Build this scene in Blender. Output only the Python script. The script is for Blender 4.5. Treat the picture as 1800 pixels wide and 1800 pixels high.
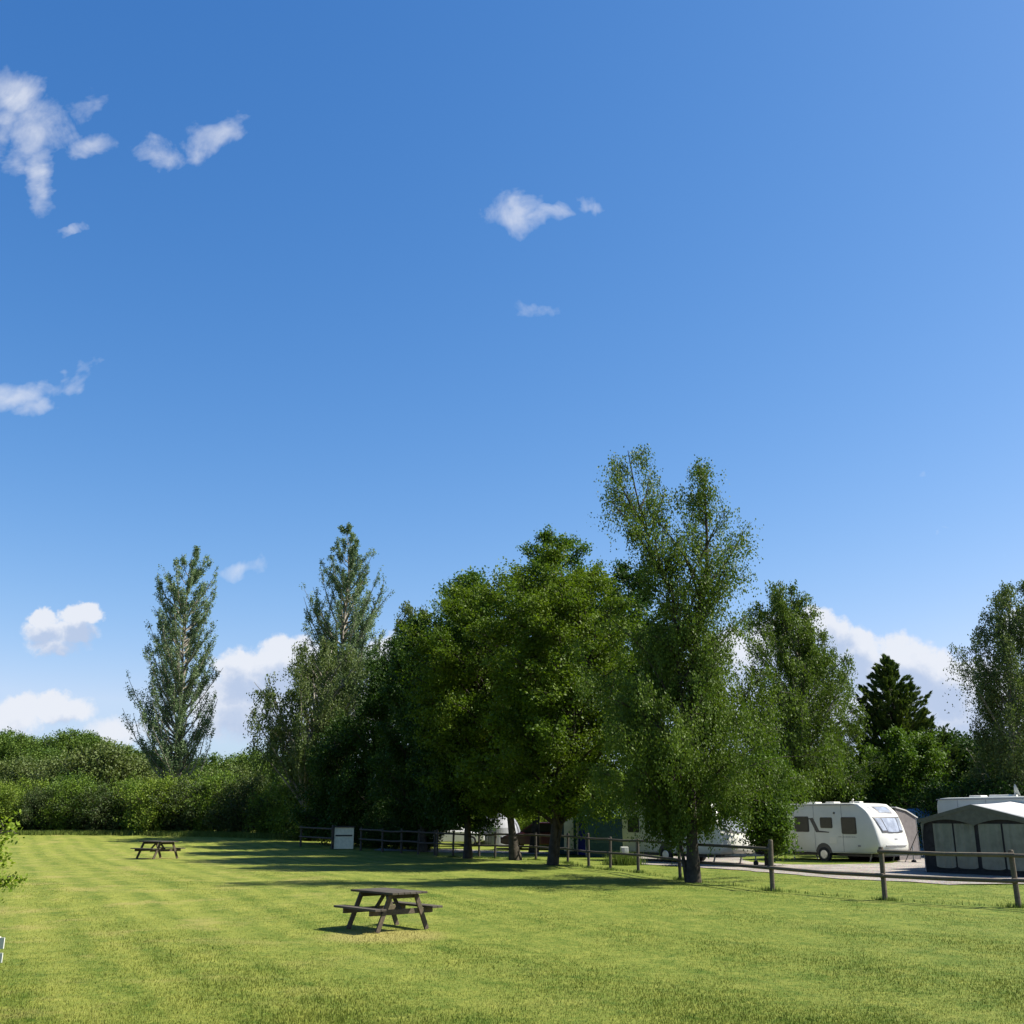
import bpy, math, random
import numpy as np
from mathutils import Vector, Matrix

R = math.radians
scene = bpy.context.scene
col = scene.collection
for o in list(bpy.data.objects):
    bpy.data.objects.remove(o)

# ------------------------------------------------------------------ camera
EYE = 2.2
F = 1850.0
HOR = 1435.0
PITCH = math.atan((HOR - 900.0) / F)
cam_d = bpy.data.cameras.new("camera")
cam = bpy.data.objects.new("camera", cam_d)
col.objects.link(cam)
cam.location = (0, 0, EYE)
cam.rotation_euler = (R(90) + PITCH, 0, 0)
cam_d.sensor_width = 36
cam_d.lens = 36 * F / 1800.0
cam_d.clip_start = 0.1
cam_d.clip_end = 5000
scene.camera = cam
CP, SP = math.cos(PITCH), math.sin(PITCH)


def ray(px, py):
    u = (px - 900) / F
    v = (900 - py) / F
    return (u, CP - v * SP, SP + v * CP)


def at(px, py, Y):
    d = ray(px, py)
    k = Y / d[1]
    return Vector((d[0] * k, Y, EYE + d[2] * k))


# ------------------------------------------------------------------ light
SUN_AZ = R(4)      # from +X towards +Y
SUN_EL = R(48)
sdir = Vector((math.cos(SUN_EL) * math.cos(SUN_AZ), math.cos(SUN_EL) * math.sin(SUN_AZ), math.sin(SUN_EL)))
sun_d = bpy.data.lights.new("sun", 'SUN')
sun_d.energy = 4.8
sun_d.angle = R(0.53)
sun_d.color = (1.0, 0.945, 0.85)
sun = bpy.data.objects.new("sun", sun_d)
col.objects.link(sun)
sun.rotation_euler = (-sdir).to_track_quat('-Z', 'Y').to_euler()
sun.location = sdir * 60

scene.view_settings.view_transform = 'Standard'
scene.view_settings.look = 'None'
scene.view_settings.exposure = 1.3
scene.view_settings.gamma = 1.0

world = bpy.data.worlds.new("World")
scene.world = world
world.use_nodes = True
try:
    world.cycles.sampling_method = 'MANUAL'
    world.cycles.sample_map_resolution = 512
except Exception:
    pass
nt = world.node_tree
nt.nodes.clear()


class NB:
    """tiny helper for building node graphs"""
    def __init__(self, nt):
        self.nt = nt

    def n(self, t, **kw):
        nd = self.nt.nodes.new(t)
        for k, v in kw.items():
            setattr(nd, k, v)
        return nd

    def l(self, a, b):
        self.nt.links.new(a, b)

    def set(self, sock, v):
        if isinstance(v, bpy.types.NodeSocket):
            self.l(v, sock)
        else:
            sock.default_value = v

    def m(self, op, a, b=None, c=None, clamp=False):
        nd = self.n('ShaderNodeMath', operation=op, use_clamp=clamp)
        self.set(nd.inputs[0], a)
        if b is not None:
            self.set(nd.inputs[1], b)
        if c is not None:
            self.set(nd.inputs[2], c)
        return nd.outputs[0]

    def ramp(self, v, a, b, lo=0.0, hi=1.0, smooth=True):
        nd = self.n('ShaderNodeMapRange', interpolation_type='SMOOTHSTEP' if smooth else 'LINEAR')
        self.set(nd.inputs['Value'], v)
        nd.inputs['From Min'].default_value = a
        nd.inputs['From Max'].default_value = b
        nd.inputs['To Min'].default_value = lo
        nd.inputs['To Max'].default_value = hi
        return nd.outputs['Result']

    def mix(self, f, a, b, mode='MIX'):
        nd = self.n('ShaderNodeMix', data_type='RGBA', blend_type=mode)
        self.set(nd.inputs[0], f)
        self.set(nd.inputs[6], a if isinstance(a, bpy.types.NodeSocket) else tuple(a)[:3] + (1,))
        self.set(nd.inputs[7], b if isinstance(b, bpy.types.NodeSocket) else tuple(b)[:3] + (1,))
        return nd.outputs[2]

    def noise(self, vec, scale, detail=4, rough=0.55, dist=0.0, dim='3D'):
        nd = self.n('ShaderNodeTexNoise', noise_dimensions=dim)
        if vec is not None:
            self.l(vec, nd.inputs['Vector'])
        nd.inputs['Scale'].default_value = scale
        nd.inputs['Detail'].default_value = detail
        nd.inputs['Roughness'].default_value = rough
        nd.inputs['Distortion'].default_value = dist
        return nd.outputs['Fac']


SKY_STRENGTH = 0.0707
w = NB(nt)
sky = w.n('ShaderNodeTexSky', sky_type='NISHITA')
sky.sun_disc = False
sky.sun_elevation = SUN_EL
sky.sun_rotation = R(90) - SUN_AZ
sky.altitude = 100
sky.air_density = 1.0
sky.dust_density = 0.6
sky.ozone_density = 1.3
tc = w.n('ShaderNodeTexCoord')
sep = w.n('ShaderNodeSeparateXYZ')
w.l(tc.outputs['Generated'], sep.inputs[0])
ys = w.m('MAXIMUM', sep.outputs[1], 0.05)
cu = w.m('DIVIDE', sep.outputs[0], ys)
cw = w.m('DIVIDE', sep.outputs[2], ys)
comb = w.n('ShaderNodeCombineXYZ')
w.l(cu, comb.inputs[0])
w.l(cw, comb.inputs[1])
def warp(src, scale, amt, detail=4):
    nd = w.n('ShaderNodeTexNoise')
    w.l(src, nd.inputs['Vector'])
    nd.inputs['Scale'].default_value = scale
    nd.inputs['Detail'].default_value = detail
    nd.inputs['Roughness'].default_value = 0.6
    a_ = w.n('ShaderNodeVectorMath', operation='SUBTRACT')
    w.l(nd.outputs['Color'], a_.inputs[0])
    a_.inputs[1].default_value = (.5, .5, .5)
    b_ = w.n('ShaderNodeVectorMath', operation='SCALE')
    w.l(a_.outputs[0], b_.inputs[0])
    b_.inputs['Scale'].default_value = amt
    c_ = w.n('ShaderNodeVectorMath', operation='ADD')
    w.l(src, c_.inputs[0])
    w.l(b_.outputs[0], c_.inputs[1])
    s_ = w.n('ShaderNodeSeparateXYZ')
    w.l(c_.outputs[0], s_.inputs[0])
    return c_.outputs[0], s_.outputs[0], s_.outputs[1]


WW = warp(comb.outputs[0], 15, .075, 4)
WP = warp(comb.outputs[0], 34, .036, 8)
nz = w.m('ADD', w.noise(comb.outputs[0], 13, 9, 0.58, 0.8), -0.5)
nz2 = w.m('ADD', w.noise(comb.outputs[0], 44, 6, 0.7, 0.2), -0.5)
nzw = w.m('ADD', w.m('MULTIPLY', nz, 2.6), w.m('MULTIPLY', nz2, .5))
nzs = w.m('ADD', w.m('MULTIPLY', nz, 2.6), w.m('MULTIPLY', nz2, 1.5))
# clouds: (px, py, rx, ry, rotation deg, weight, edge softness, puffiness)
WISP = [
    (28, 165, 46, 52, 10, 1.1), (62, 235, 44, 64, 0, 1.1), (72, 310, 24, 64, -4, .95), (10, 230, 34, 50, 0, .8), (155, 182, 40, 26, 30, .62), (158, 258, 42, 24, 10, .68),
    (378, 238, 50, 30, 10, 1.0), (300, 262, 60, 24, 0, .66), (900, 368, 44, 34, -12, .98), (960, 378, 38, 16, 0, .66),
    (1035, 362, 24, 13, 0, .55), (946, 543, 36, 15, -15, .55), (25, 696, 70, 24, 5, .9), (105, 676, 70, 18, 22, .85), (60, 715, 50, 14, 12, .7),
    (122, 412, 26, 9, 8, .45), (1653, 950, 15, 10, 0, .72), (1610, 832, 26, 12, 30, .5), (430, 990, 40, 20, 8, .85),
]
PUFF = [
    (75, 1085, 34, 22, 0, 1.0), (145, 1084, 46, 24, 0, 1.05), (105, 1112, 74, 26, 0, .9), (100, 1135, 74, 22, 0, .7),
    (110, 1248, 60, 30, 0, .95), (20, 1255, 70, 36, 0, .8), (200, 1285, 90, 40, 0, .62),
    (430, 1175, 66, 42, 0, 1.05), (500, 1162, 60, 42, 0, 1.1), (440, 1235, 120, 80, 0, .88), (560, 1240, 160, 90, 0, .8),
    (1440, 1105, 60, 38, 0, 1.1), (1500, 1150, 60, 44, 0, 1.1), (1395, 1140, 90, 60, 0, 1.0), (1595, 1178, 62, 58, 0, 1.15),
    (1660, 1195, 62, 50, 0, 1.1), (1560, 1250, 170, 80, 0, .95), (1720, 1240, 120, 90, 0, .9), (1795, 1115, 36, 38, 0, 1.0),
    (1290, 1170, 60, 60, 0, 1.0), (1330, 1260, 160, 90, 0, .8), (690, 1150, 60, 40, 0, .9),
]


def cloud_mask(lst, cu, cw):
    acc = None
    for (px, py, rx, ry, rot, wt) in lst:
        d = ray(px, py)
        u0, w0 = d[0] / d[1], d[2] / d[1]
        d2 = ray(px, py - 10)
        kv = abs(d2[2] / d2[1] - w0) / 10
        ku = 1 / (F * d[1])
        a, b = rx * ku * 1.25, ry * kv * 1.25
        c, s = math.cos(R(rot)), math.sin(R(rot))
        du = w.m('SUBTRACT', cu, u0)
        dw = w.m('SUBTRACT', cw, w0)
        x = w.m('ADD', w.m('MULTIPLY', du, c / a), w.m('MULTIPLY', dw, s / a))
        y = w.m('ADD', w.m('MULTIPLY', du, -s / b), w.m('MULTIPLY', dw, c / b))
        r2 = w.m('ADD', w.m('MULTIPLY', x, x), w.m('MULTIPLY', y, y))
        g = w.m('MULTIPLY', w.m('EXPONENT', w.m('MULTIPLY', r2, -1.1)), wt)
        acc = g if acc is None else w.m('MAXIMUM', acc, g)
    return acc


mw = cloud_mask(WISP, WW[1], WW[2])
mp = cloud_mask(PUFF, WP[1], WP[2])
mup = cloud_mask(PUFF, WP[1], w.m('ADD', WP[2], 0.022))
dens_w = w.ramp(w.m('ADD', mw, w.m('MULTIPLY', nzw, w.ramp(mw, 0.02, 0.3, 0, 0.70))), 0.36, 1.40, 0, 0.88, smooth=False)
dens_p = w.ramp(w.m('ADD', mp, w.m('MULTIPLY', nzs, w.ramp(mp, 0.02, 0.3, 0, 0.24))), 0.40, 0.66, 0, 0.93)
bright_p = w.ramp(w.m('ADD', mup, w.m('MULTIPLY', nzs, -0.30)), 0.42, 0.95, 1.0, 0.0)
dens = w.m('MAXIMUM', dens_w, dens_p)
front = w.m('MULTIPLY', w.ramp(sep.outputs[1], 0.1, 0.3), w.ramp(cw, -0.02, 0.02))
dens = w.m('MULTIPLY', dens, front)
K = 1.0 / SKY_STRENGTH / (2 ** 1.3)
ccol = w.mix(w.m('MAXIMUM', bright_p, w.ramp(mw, .1, .3)), (0.50 * K, 0.60 * K, 0.80 * K), (0.84 * K, 0.87 * K, 0.94 * K))
hsv = w.n('ShaderNodeHueSaturation')
hsv.inputs['Saturation'].default_value = 1.0
hsv.inputs['Hue'].default_value = 0.5
hsv.inputs['Value'].default_value = 1.0
w.l(sky.outputs[0], hsv.inputs['Color'])
# deepen the clear blue overhead, keep the pale horizon
sc_ = w.n('ShaderNodeSeparateColor')
w.l(hsv.outputs[0], sc_.inputs[0])
cc_ = w.n('ShaderNodeCombineColor')
for i_, (in0, out0, g_) in enumerate(((.356, .223, 1.68), (.552, .462, 1.09), (.847, .870, .77))):
    v_ = w.m('POWER', w.m('DIVIDE', sc_.outputs[i_], in0 * K), g_)
    v_ = w.m('MULTIPLY', v_, out0 * K * (.90, .93, .955)[i_])
    if i_ == 0:
        v_ = w.m('MINIMUM', v_, .56 * K)
    if i_ == 1:
        v_ = w.m('MINIMUM', v_, .72 * K)
    w.l(v_, cc_.inputs[i_])
final = w.mix(dens, cc_.outputs[0], ccol)
bg = w.n('ShaderNodeBackground')
w.l(final, bg.inputs['Color'])
bg.inputs['Strength'].default_value = SKY_STRENGTH
wo = w.n('ShaderNodeOutputWorld')
w.l(bg.outputs[0], wo.inputs['Surface'])

# ------------------------------------------------------------------ helpers
rng = np.random.default_rng(7)
random.seed(7)


def tag(o, label=None, cat=None, group=None, kind=None):
    if label:
        o['label'] = label
    if cat:
        o['category'] = cat
    if group:
        o['group'] = group
    if kind:
        o['kind'] = kind
    return o


def empty(name, loc, rz=0.0, label=None, cat=None, group=None):
    o = bpy.data.objects.new(name, None)
    o.empty_display_size = 0.3
    col.objects.link(o)
    o.location = loc
    o.rotation_euler = (0, 0, rz)
    return tag(o, label, cat, group)


def link_mesh(name, me, mat=None, parent=None):
    o = bpy.data.objects.new(name, me)
    col.objects.link(o)
    if mat is not None:
        me.materials.append(mat)
    if parent is not None:
        o.parent = parent
    return o


def np_mesh(name, V, Fc, smooth=False):
    """V (n,3), Fc (m,k) constant face size"""
    me = bpy.data.meshes.new(name)
    n, m, k = len(V), len(Fc), Fc.shape[1]
    me.vertices.add(n)
    me.vertices.foreach_set('co', np.ascontiguousarray(V, dtype=np.float32).ravel())
    me.loops.add(m * k)
    me.loops.foreach_set('vertex_index', np.ascontiguousarray(Fc, dtype=np.int32).ravel())
    me.polygons.add(m)
    me.polygons.foreach_set('loop_start', np.arange(0, m * k, k, dtype=np.int32))
    me.polygons.foreach_set('loop_total', np.full(m, k, dtype=np.int32))
    if smooth:
        me.polygons.foreach_set('use_smooth', np.ones(m, dtype=bool))
    me.update(calc_edges=True)
    return me


class MB:
    def __init__(self):
        self.v = []
        self.f = []

    def box(self, x0, x1, y0, y1, z0, z1, M=None):
        b = len(self.v)
        pts = [(x0, y0, z0), (x1, y0, z0), (x1, y1, z0), (x0, y1, z0), (x0, y0, z1), (x1, y0, z1), (x1, y1, z1), (x0, y1, z1)]
        if M is not None:
            pts = [tuple(M @ Vector(p)) for p in pts]
        self.v += pts
        for q in ((3, 2, 1, 0), (4, 5, 6, 7), (0, 1, 5, 4), (1, 2, 6, 5), (2, 3, 7, 6), (3, 0, 4, 7)):
            self.f.append(tuple(b + i for i in q))
        return self

    def bar(self, p, q, w_, h_, up=(0, 0, 1)):
        """rectangular bar from p to q, w_ sideways, h_ along up"""
        p, q = Vector(p), Vector(q)
        d = (q - p)
        L = d.length
        d.normalize()
        s = d.cross(Vector(up))
        if s.length < 1e-4:
            s = d.cross(Vector((1, 0, 0)))
        s.normalize()
        u = s.cross(d)
        M = Matrix((( s.x, d.x, u.x, p.x), (s.y, d.y, u.y, p.y), (s.z, d.z, u.z, p.z), (0, 0, 0, 1)))
        return self.box(-w_ / 2, w_ / 2, 0, L, -h_ / 2, h_ / 2, M)

    def tube(self, pts, rad, n=8, caps=True):
        pts = [Vector(p) for p in pts]
        if not hasattr(rad, '__len__'):
            rad = [rad] * len(pts)
        b = len(self.v)
        for i, p in enumerate(pts):
            d = (pts[min(i + 1, len(pts) - 1)] - pts[max(i - 1, 0)]).normalized()
            s = d.cross(Vector((0.03, 0.01, 1)))
            if s.length < 1e-2:
                s = d.cross(Vector((1, 0, 0)))
            s.normalize()
            u = s.cross(d)
            for k in range(n):
                a = 2 * math.pi * k / n
                self.v.append(tuple(p + (s * math.cos(a) + u * math.sin(a)) * rad[i]))
        for i in range(len(pts) - 1):
            for k in range(n):
                a0 = b + i * n + k
                a1 = b + i * n + (k + 1) % n
                self.f.append((a0, a1, a1 + n, a0 + n))
        if caps:
            self.f.append(tuple(b + k for k in range(n))[::-1])
            e = b + (len(pts) - 1) * n
            self.f.append(tuple(e + k for k in range(n)))
        return self

    def prism(self, outline, y0, y1):
        """outline in xz plane extruded along y"""
        b = len(self.v)
        n = len(outline)
        self.v += [(x, y0, z) for x, z in outline] + [(x, y1, z) for x, z in outline]
        for i in range(n):
            j = (i + 1) % n
            self.f.append((b + i, b + j, b + n + j, b + n + i))
        self.f.append(tuple(b + i for i in range(n))[::-1])
        self.f.append(tuple(b + n + i for i in range(n)))
        return self

    def quad(self, *pts):
        b = len(self.v)
        self.v += [tuple(p) for p in pts]
        self.f.append(tuple(range(b, b + len(pts))))
        return self

    def build(self, name, mat=None, parent=None, bevel=0, smooth=False, seg=2):
        me = bpy.data.meshes.new(name)
        me.from_pydata(self.v, [], self.f)
        me.update()
        if smooth:
            for p in me.polygons:
                p.use_smooth = True
        o = link_mesh(name, me, mat, parent)
        if bevel:
            m = o.modifiers.new('bevel', 'BEVEL')
            m.width = bevel
            m.segments = seg
            m.limit_method = 'ANGLE'
            m.angle_limit = R(35)
        return o


def sm(a, b, x):
    t = np.clip((np.asarray(x, dtype=float) - a) / (b - a), 0, 1)
    return t * t * (3 - 2 * t)


def hgt(x, y):
    x = np.asarray(x, dtype=float)
    y = np.asarray(y, dtype=float)
    z = 0.24 * sm(22, 34, y) + 0.30 * sm(54, 70, y)
    z = z + 0.45 * sm(62, 80, y) * sm(-6, -18, x)
    z = z + 3.8 * sm(95, 165, y) * sm(-8, -50, x)
    z = z + 0.03 * np.sin(x * 0.37 + 1) * np.sin(y * 0.29) + 0.012 * np.sin(x * 1.3 + y * 0.8)
    return z


def H(x, y):
    return float(hgt(x, y))


def gp(px, py):
    d = ray(px, py)
    z = 0.2
    for _ in range(30):
        k = (z - EYE) / d[2]
        x, y = d[0] * k, d[1] * k
        z = 0.5 * z + 0.5 * H(x, y)
    return Vector((x, y, H(x, y)))


def gX(px, Y):
    """world x of an image column for a ground point at depth Y"""
    x = 0
    for _ in range(6):
        z = H(x, Y)
        a = math.atan2(EYE - z, Y)
        v = -math.tan(PITCH + a)
        x = (px - 900) / F * (Y / (CP - v * SP))
    return x


# ------------------------------------------------------------------ materials
def new_mat(name):
    m = bpy.data.materials.new(name)
    m.use_nodes = True
    m.node_tree.nodes.clear()
    b = NB(m.node_tree)
    out = b.n('ShaderNodeOutputMaterial')
    return m, b, out


def simple(name, c, rough=0.6, metal=0.0, spec=0.5, var=0.12, scale=6.0, bump=0.0, bscale=40.0, coat=0.0):
    m, b, out = new_mat(name)
    p = b.n('ShaderNodeBsdfPrincipled')
    t = b.n('ShaderNodeTexCoord')
    nz_ = b.noise(t.outputs['Object'], scale, 5, 0.6)
    f = b.ramp(nz_, 0.3, 0.7, 1 - var, 1 + var * 0.5)
    mu = b.n('ShaderNodeVectorMath', operation='SCALE')
    mu.inputs[0].default_value = c[:3]
    b.l(f, mu.inputs['Scale'])
    b.l(mu.outputs[0], p.inputs['Base Color'])
    p.inputs['Roughness'].default_value = rough
    p.inputs['Metallic'].default_value = metal
    p.inputs['Specular IOR Level'].default_value = spec
    p.inputs['Coat Weight'].default_value = coat
    if bump:
        bp = b.n('ShaderNodeBump')
        bp.inputs['Strength'].default_value = bump
        bp.inputs['Distance'].default_value = 0.02
        b.l(b.noise(t.outputs['Object'], bscale, 4), bp.inputs['Height'])
        b.l(bp.outputs[0], p.inputs['Normal'])
    b.l(p.outputs[0], out.inputs['Surface'])
    return m


def leaf_mat(name, c1, c2, trans=0.35, tcol=None, nscale=0.45):
    m, b, out = new_mat(name)
    t = b.n('ShaderNodeTexCoord')
    geo = b.n('ShaderNodeNewGeometry')
    nz_ = b.noise(t.outputs['Object'], nscale, 3)
    f = b.m('ADD', b.ramp(nz_, 0.3, 0.7, 0, 0.6), b.m('MULTIPLY', geo.outputs['Random Per Island'], 0.4))
    c = b.mix(f, c1, c2)
    p = b.n('ShaderNodeBsdfPrincipled')
    b.l(c, p.inputs['Base Color'])
    p.inputs['Roughness'].default_value = 0.55
    p.inputs['Specular IOR Level'].default_value = 0.13
    tr = b.n('ShaderNodeBsdfTranslucent')
    tc_ = b.mix(1.0, c, tcol or (1.25, 1.35, 0.55), 'MULTIPLY')
    b.l(tc_, tr.inputs['Color'])
    mx = b.n('ShaderNodeMixShader')
    mx.inputs[0].default_value = trans * .8
    b.l(p.outputs[0], mx.inputs[1])
    b.l(tr.outputs[0], mx.inputs[2])
    b.l(mx.outputs[0], out.inputs['Surface'])
    return m


def wood_mat(name, c1, c2, scale=3.0):
    m, b, out = new_mat(name)
    t = b.n('ShaderNodeTexCoord')
    mp_ = b.n('ShaderNodeMapping')
    mp_.inputs['Scale'].default_value = (1.0, 9, 9)
    b.l(t.outputs['Object'], mp_.inputs[0])
    n1 = b.noise(mp_.outputs[0], scale, 6, 0.65, 0.6)
    n2 = b.noise(t.outputs['Object'], 2.1, 5, 0.7)
    f = b.m('ADD', b.m('MULTIPLY', b.ramp(n1, .3, .7), 0.55), b.m('MULTIPLY', b.ramp(n2, .35, .65), 0.45))
    c = b.mix(f, c1, c2)
    geo = b.n('ShaderNodeNewGeometry')
    c = b.mix(b.m('MULTIPLY', geo.outputs['Random Per Island'], .55), c, (0.10, 0.088, 0.072))
    # green algae in patches
    c = b.mix(b.ramp(b.noise(t.outputs['Object'], 3.7, 3), .52, .72, 0, .35), c, (0.05, 0.065, 0.02))
    p = b.n('ShaderNodeBsdfPrincipled')
    b.l(c, p.inputs['Base Color'])
    p.inputs['Roughness'].default_value = 0.8
    p.inputs['Specular IOR Level'].default_value = 0.25
    bp = b.n('ShaderNodeBump')
    bp.inputs['Strength'].default_value = 0.5
    bp.inputs['Distance'].default_value = 0.01
    b.l(n1, bp.inputs['Height'])
    b.l(bp.outputs[0], p.inputs['Normal'])
    b.l(p.outputs[0], out.inputs['Surface'])
    return m


M = {}
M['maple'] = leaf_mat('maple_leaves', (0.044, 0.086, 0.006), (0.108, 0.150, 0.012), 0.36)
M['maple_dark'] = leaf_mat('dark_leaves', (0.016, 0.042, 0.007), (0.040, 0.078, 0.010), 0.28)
M['midgreen'] = leaf_mat('mid_green_leaves', (0.040, 0.086, 0.010), (0.090, 0.145, 0.016), 0.36)
M['birch'] = leaf_mat('birch_leaves', (0.050, 0.088, 0.012), (0.105, 0.150, 0.022), 0.34)
M['birch_grey'] = leaf_mat('pale_birch_leaves', (0.055, 0.088, 0.026), (0.115, 0.145, 0.045), 0.30)
M['poplar'] = leaf_mat('poplar_leaves', (0.080, 0.128, 0.052), (0.180, 0.235, 0.115), 0.28, (1.0, 1.2, 0.8)) if True else leaf_mat('x', (0.058, 0.092, 0.048), (0.128, 0.167, 0.091), 0.22, (1.0, 1.2, 0.8))
M['conifer'] = leaf_mat('conifer_needles', (0.045, 0.085, 0.020), (0.120, 0.150, 0.035), 0.2)
M['hedge'] = leaf_mat('hedge_leaves', (0.045, 0.095, 0.010), (0.145, 0.205, 0.026), 0.32, nscale=0.9)
M['hedge_dark'] = leaf_mat('dark_hedge_leaves', (0.022, 0.046, 0.010), (0.075, 0.095, 0.030), 0.25, nscale=0.9)
M['hedge_fresh'] = leaf_mat('fresh_hedge_leaves', (0.065, 0.120, 0.010), (0.180, 0.230, 0.032), 0.32, nscale=0.9)
M['willow'] = leaf_mat('willow_leaves', (0.060, 0.092, 0.022), (0.118, 0.145, 0.045), 0.28)
M['fardark'] = leaf_mat('far_tree_leaves', (0.045, 0.090, 0.014), (0.105, 0.155, 0.026), 0.3)
M['bright'] = leaf_mat('bright_leaves', (0.100, 0.170, 0.014), (0.210, 0.270, 0.035), 0.40)
M['bark'] = simple('bark', (0.050, 0.042, 0.031), 0.9, spec=0.2, var=0.5, scale=4, bump=0.8, bscale=14)
M['bark_pale'] = simple('pale_bark', (0.22, 0.20, 0.16), 0.85, spec=0.2, var=0.6, scale=3, bump=0.5, bscale=14)
M['wood'] = wood_mat('weathered_wood', (0.018, 0.015, 0.010), (0.070, 0.056, 0.038))
M['wood_leg_sunlit'] = wood_mat('weathered_sunlit_leg_wood', (0.035, 0.026, 0.017), (0.130, 0.098, 0.062))  # lighter copy of the table wood: sun on legs and crossbars painted in
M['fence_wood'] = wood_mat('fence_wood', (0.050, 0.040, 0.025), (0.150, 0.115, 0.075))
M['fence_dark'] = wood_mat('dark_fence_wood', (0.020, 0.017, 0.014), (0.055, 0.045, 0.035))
M['white'] = simple('caravan_white', (0.56, 0.56, 0.50), 0.32, spec=0.5, var=0.05, scale=2.5)
M['cream_side'] = simple('caravan_cream', (0.66, 0.64, 0.57), 0.4, var=0.07, scale=2)
M['dirtywhite'] = simple('roof_white', (0.68, 0.66, 0.58), 0.5, var=0.2, scale=3)
M['glass_dark'] = simple('tinted_window', (0.014, 0.018, 0.012), 0.3, spec=0.25, var=0.3)
M['glass_light'] = simple('curtained_window', (0.28, 0.31, 0.36), 0.12, spec=0.8, var=0.35, scale=3)
M['trim_dark'] = simple('dark_trim', (0.035, 0.035, 0.037), 0.5, var=0.2)
M['trim_grey'] = simple('grey_trim', (0.25, 0.25, 0.26), 0.5, var=0.15)
M['rubber'] = simple('rubber', (0.018, 0.018, 0.018), 0.85, var=0.2)
M['alloy'] = simple('alloy', (0.5, 0.5, 0.5), 0.35, metal=0.8, var=0.1)
M['steel'] = simple('galvanised_steel', (0.30, 0.30, 0.29), 0.5, metal=0.6, var=0.3)
M['awn_dark'] = simple('charcoal_canvas', (0.026, 0.028, 0.028), 0.9, var=0.3, spec=0.2, bump=.3, bscale=5)
M['awn_grey'] = simple('grey_canvas', (0.10, 0.112, 0.085), 0.85, var=0.15, spec=0.25, bump=.3, bscale=5)
M['awn_roof'] = simple('light_canvas', (0.42, 0.42, 0.40), 0.8, var=0.08, spec=0.25, bump=.3, bscale=4)
M['awn_window'] = simple('curtained_plastic', (0.13, 0.155, 0.125), 0.25, spec=0.5, var=0.25, scale=1.6, bump=.25, bscale=3)
M['taupe'] = simple('taupe_canvas', (0.15, 0.135, 0.13), 0.9, var=0.15, spec=0.2)
M['teal'] = simple('teal_canvas', (0.026, 0.060, 0.064), 0.85, var=0.2, spec=0.2)
M['blue'] = simple('blue_canvas', (0.02, 0.03, 0.22), 0.8, var=0.2, spec=0.2)
M['blue2'] = simple('mid_blue_canvas', (0.06, 0.17, 0.32), 0.8, var=0.2, spec=0.2)
M['cream'] = simple('cream_paint', (0.68, 0.62, 0.44), 0.7, var=0.12)
M['tentgrey'] = simple('tent_grey', (0.16, 0.17, 0.19), 0.7, var=0.15)
M['tentlight'] = simple('tent_light', (0.30, 0.31, 0.33), 0.7, var=0.1)
M['carred'] = simple('red_paint', (0.05, 0.008, 0.011), 0.3, coat=.5, var=0.05)
M['carwhite'] = simple('white_paint', (0.72, 0.72, 0.72), 0.3, coat=.5, var=0.05)
M['carteal'] = simple('pale_green_paint', (0.20, 0.30, 0.28), 0.3, coat=.5, var=0.05)
M['lamp_red'] = simple('red_lens', (0.3, 0.01, 0.01), 0.3)

STRIPE = Vector((0.49, -0.87))


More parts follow.
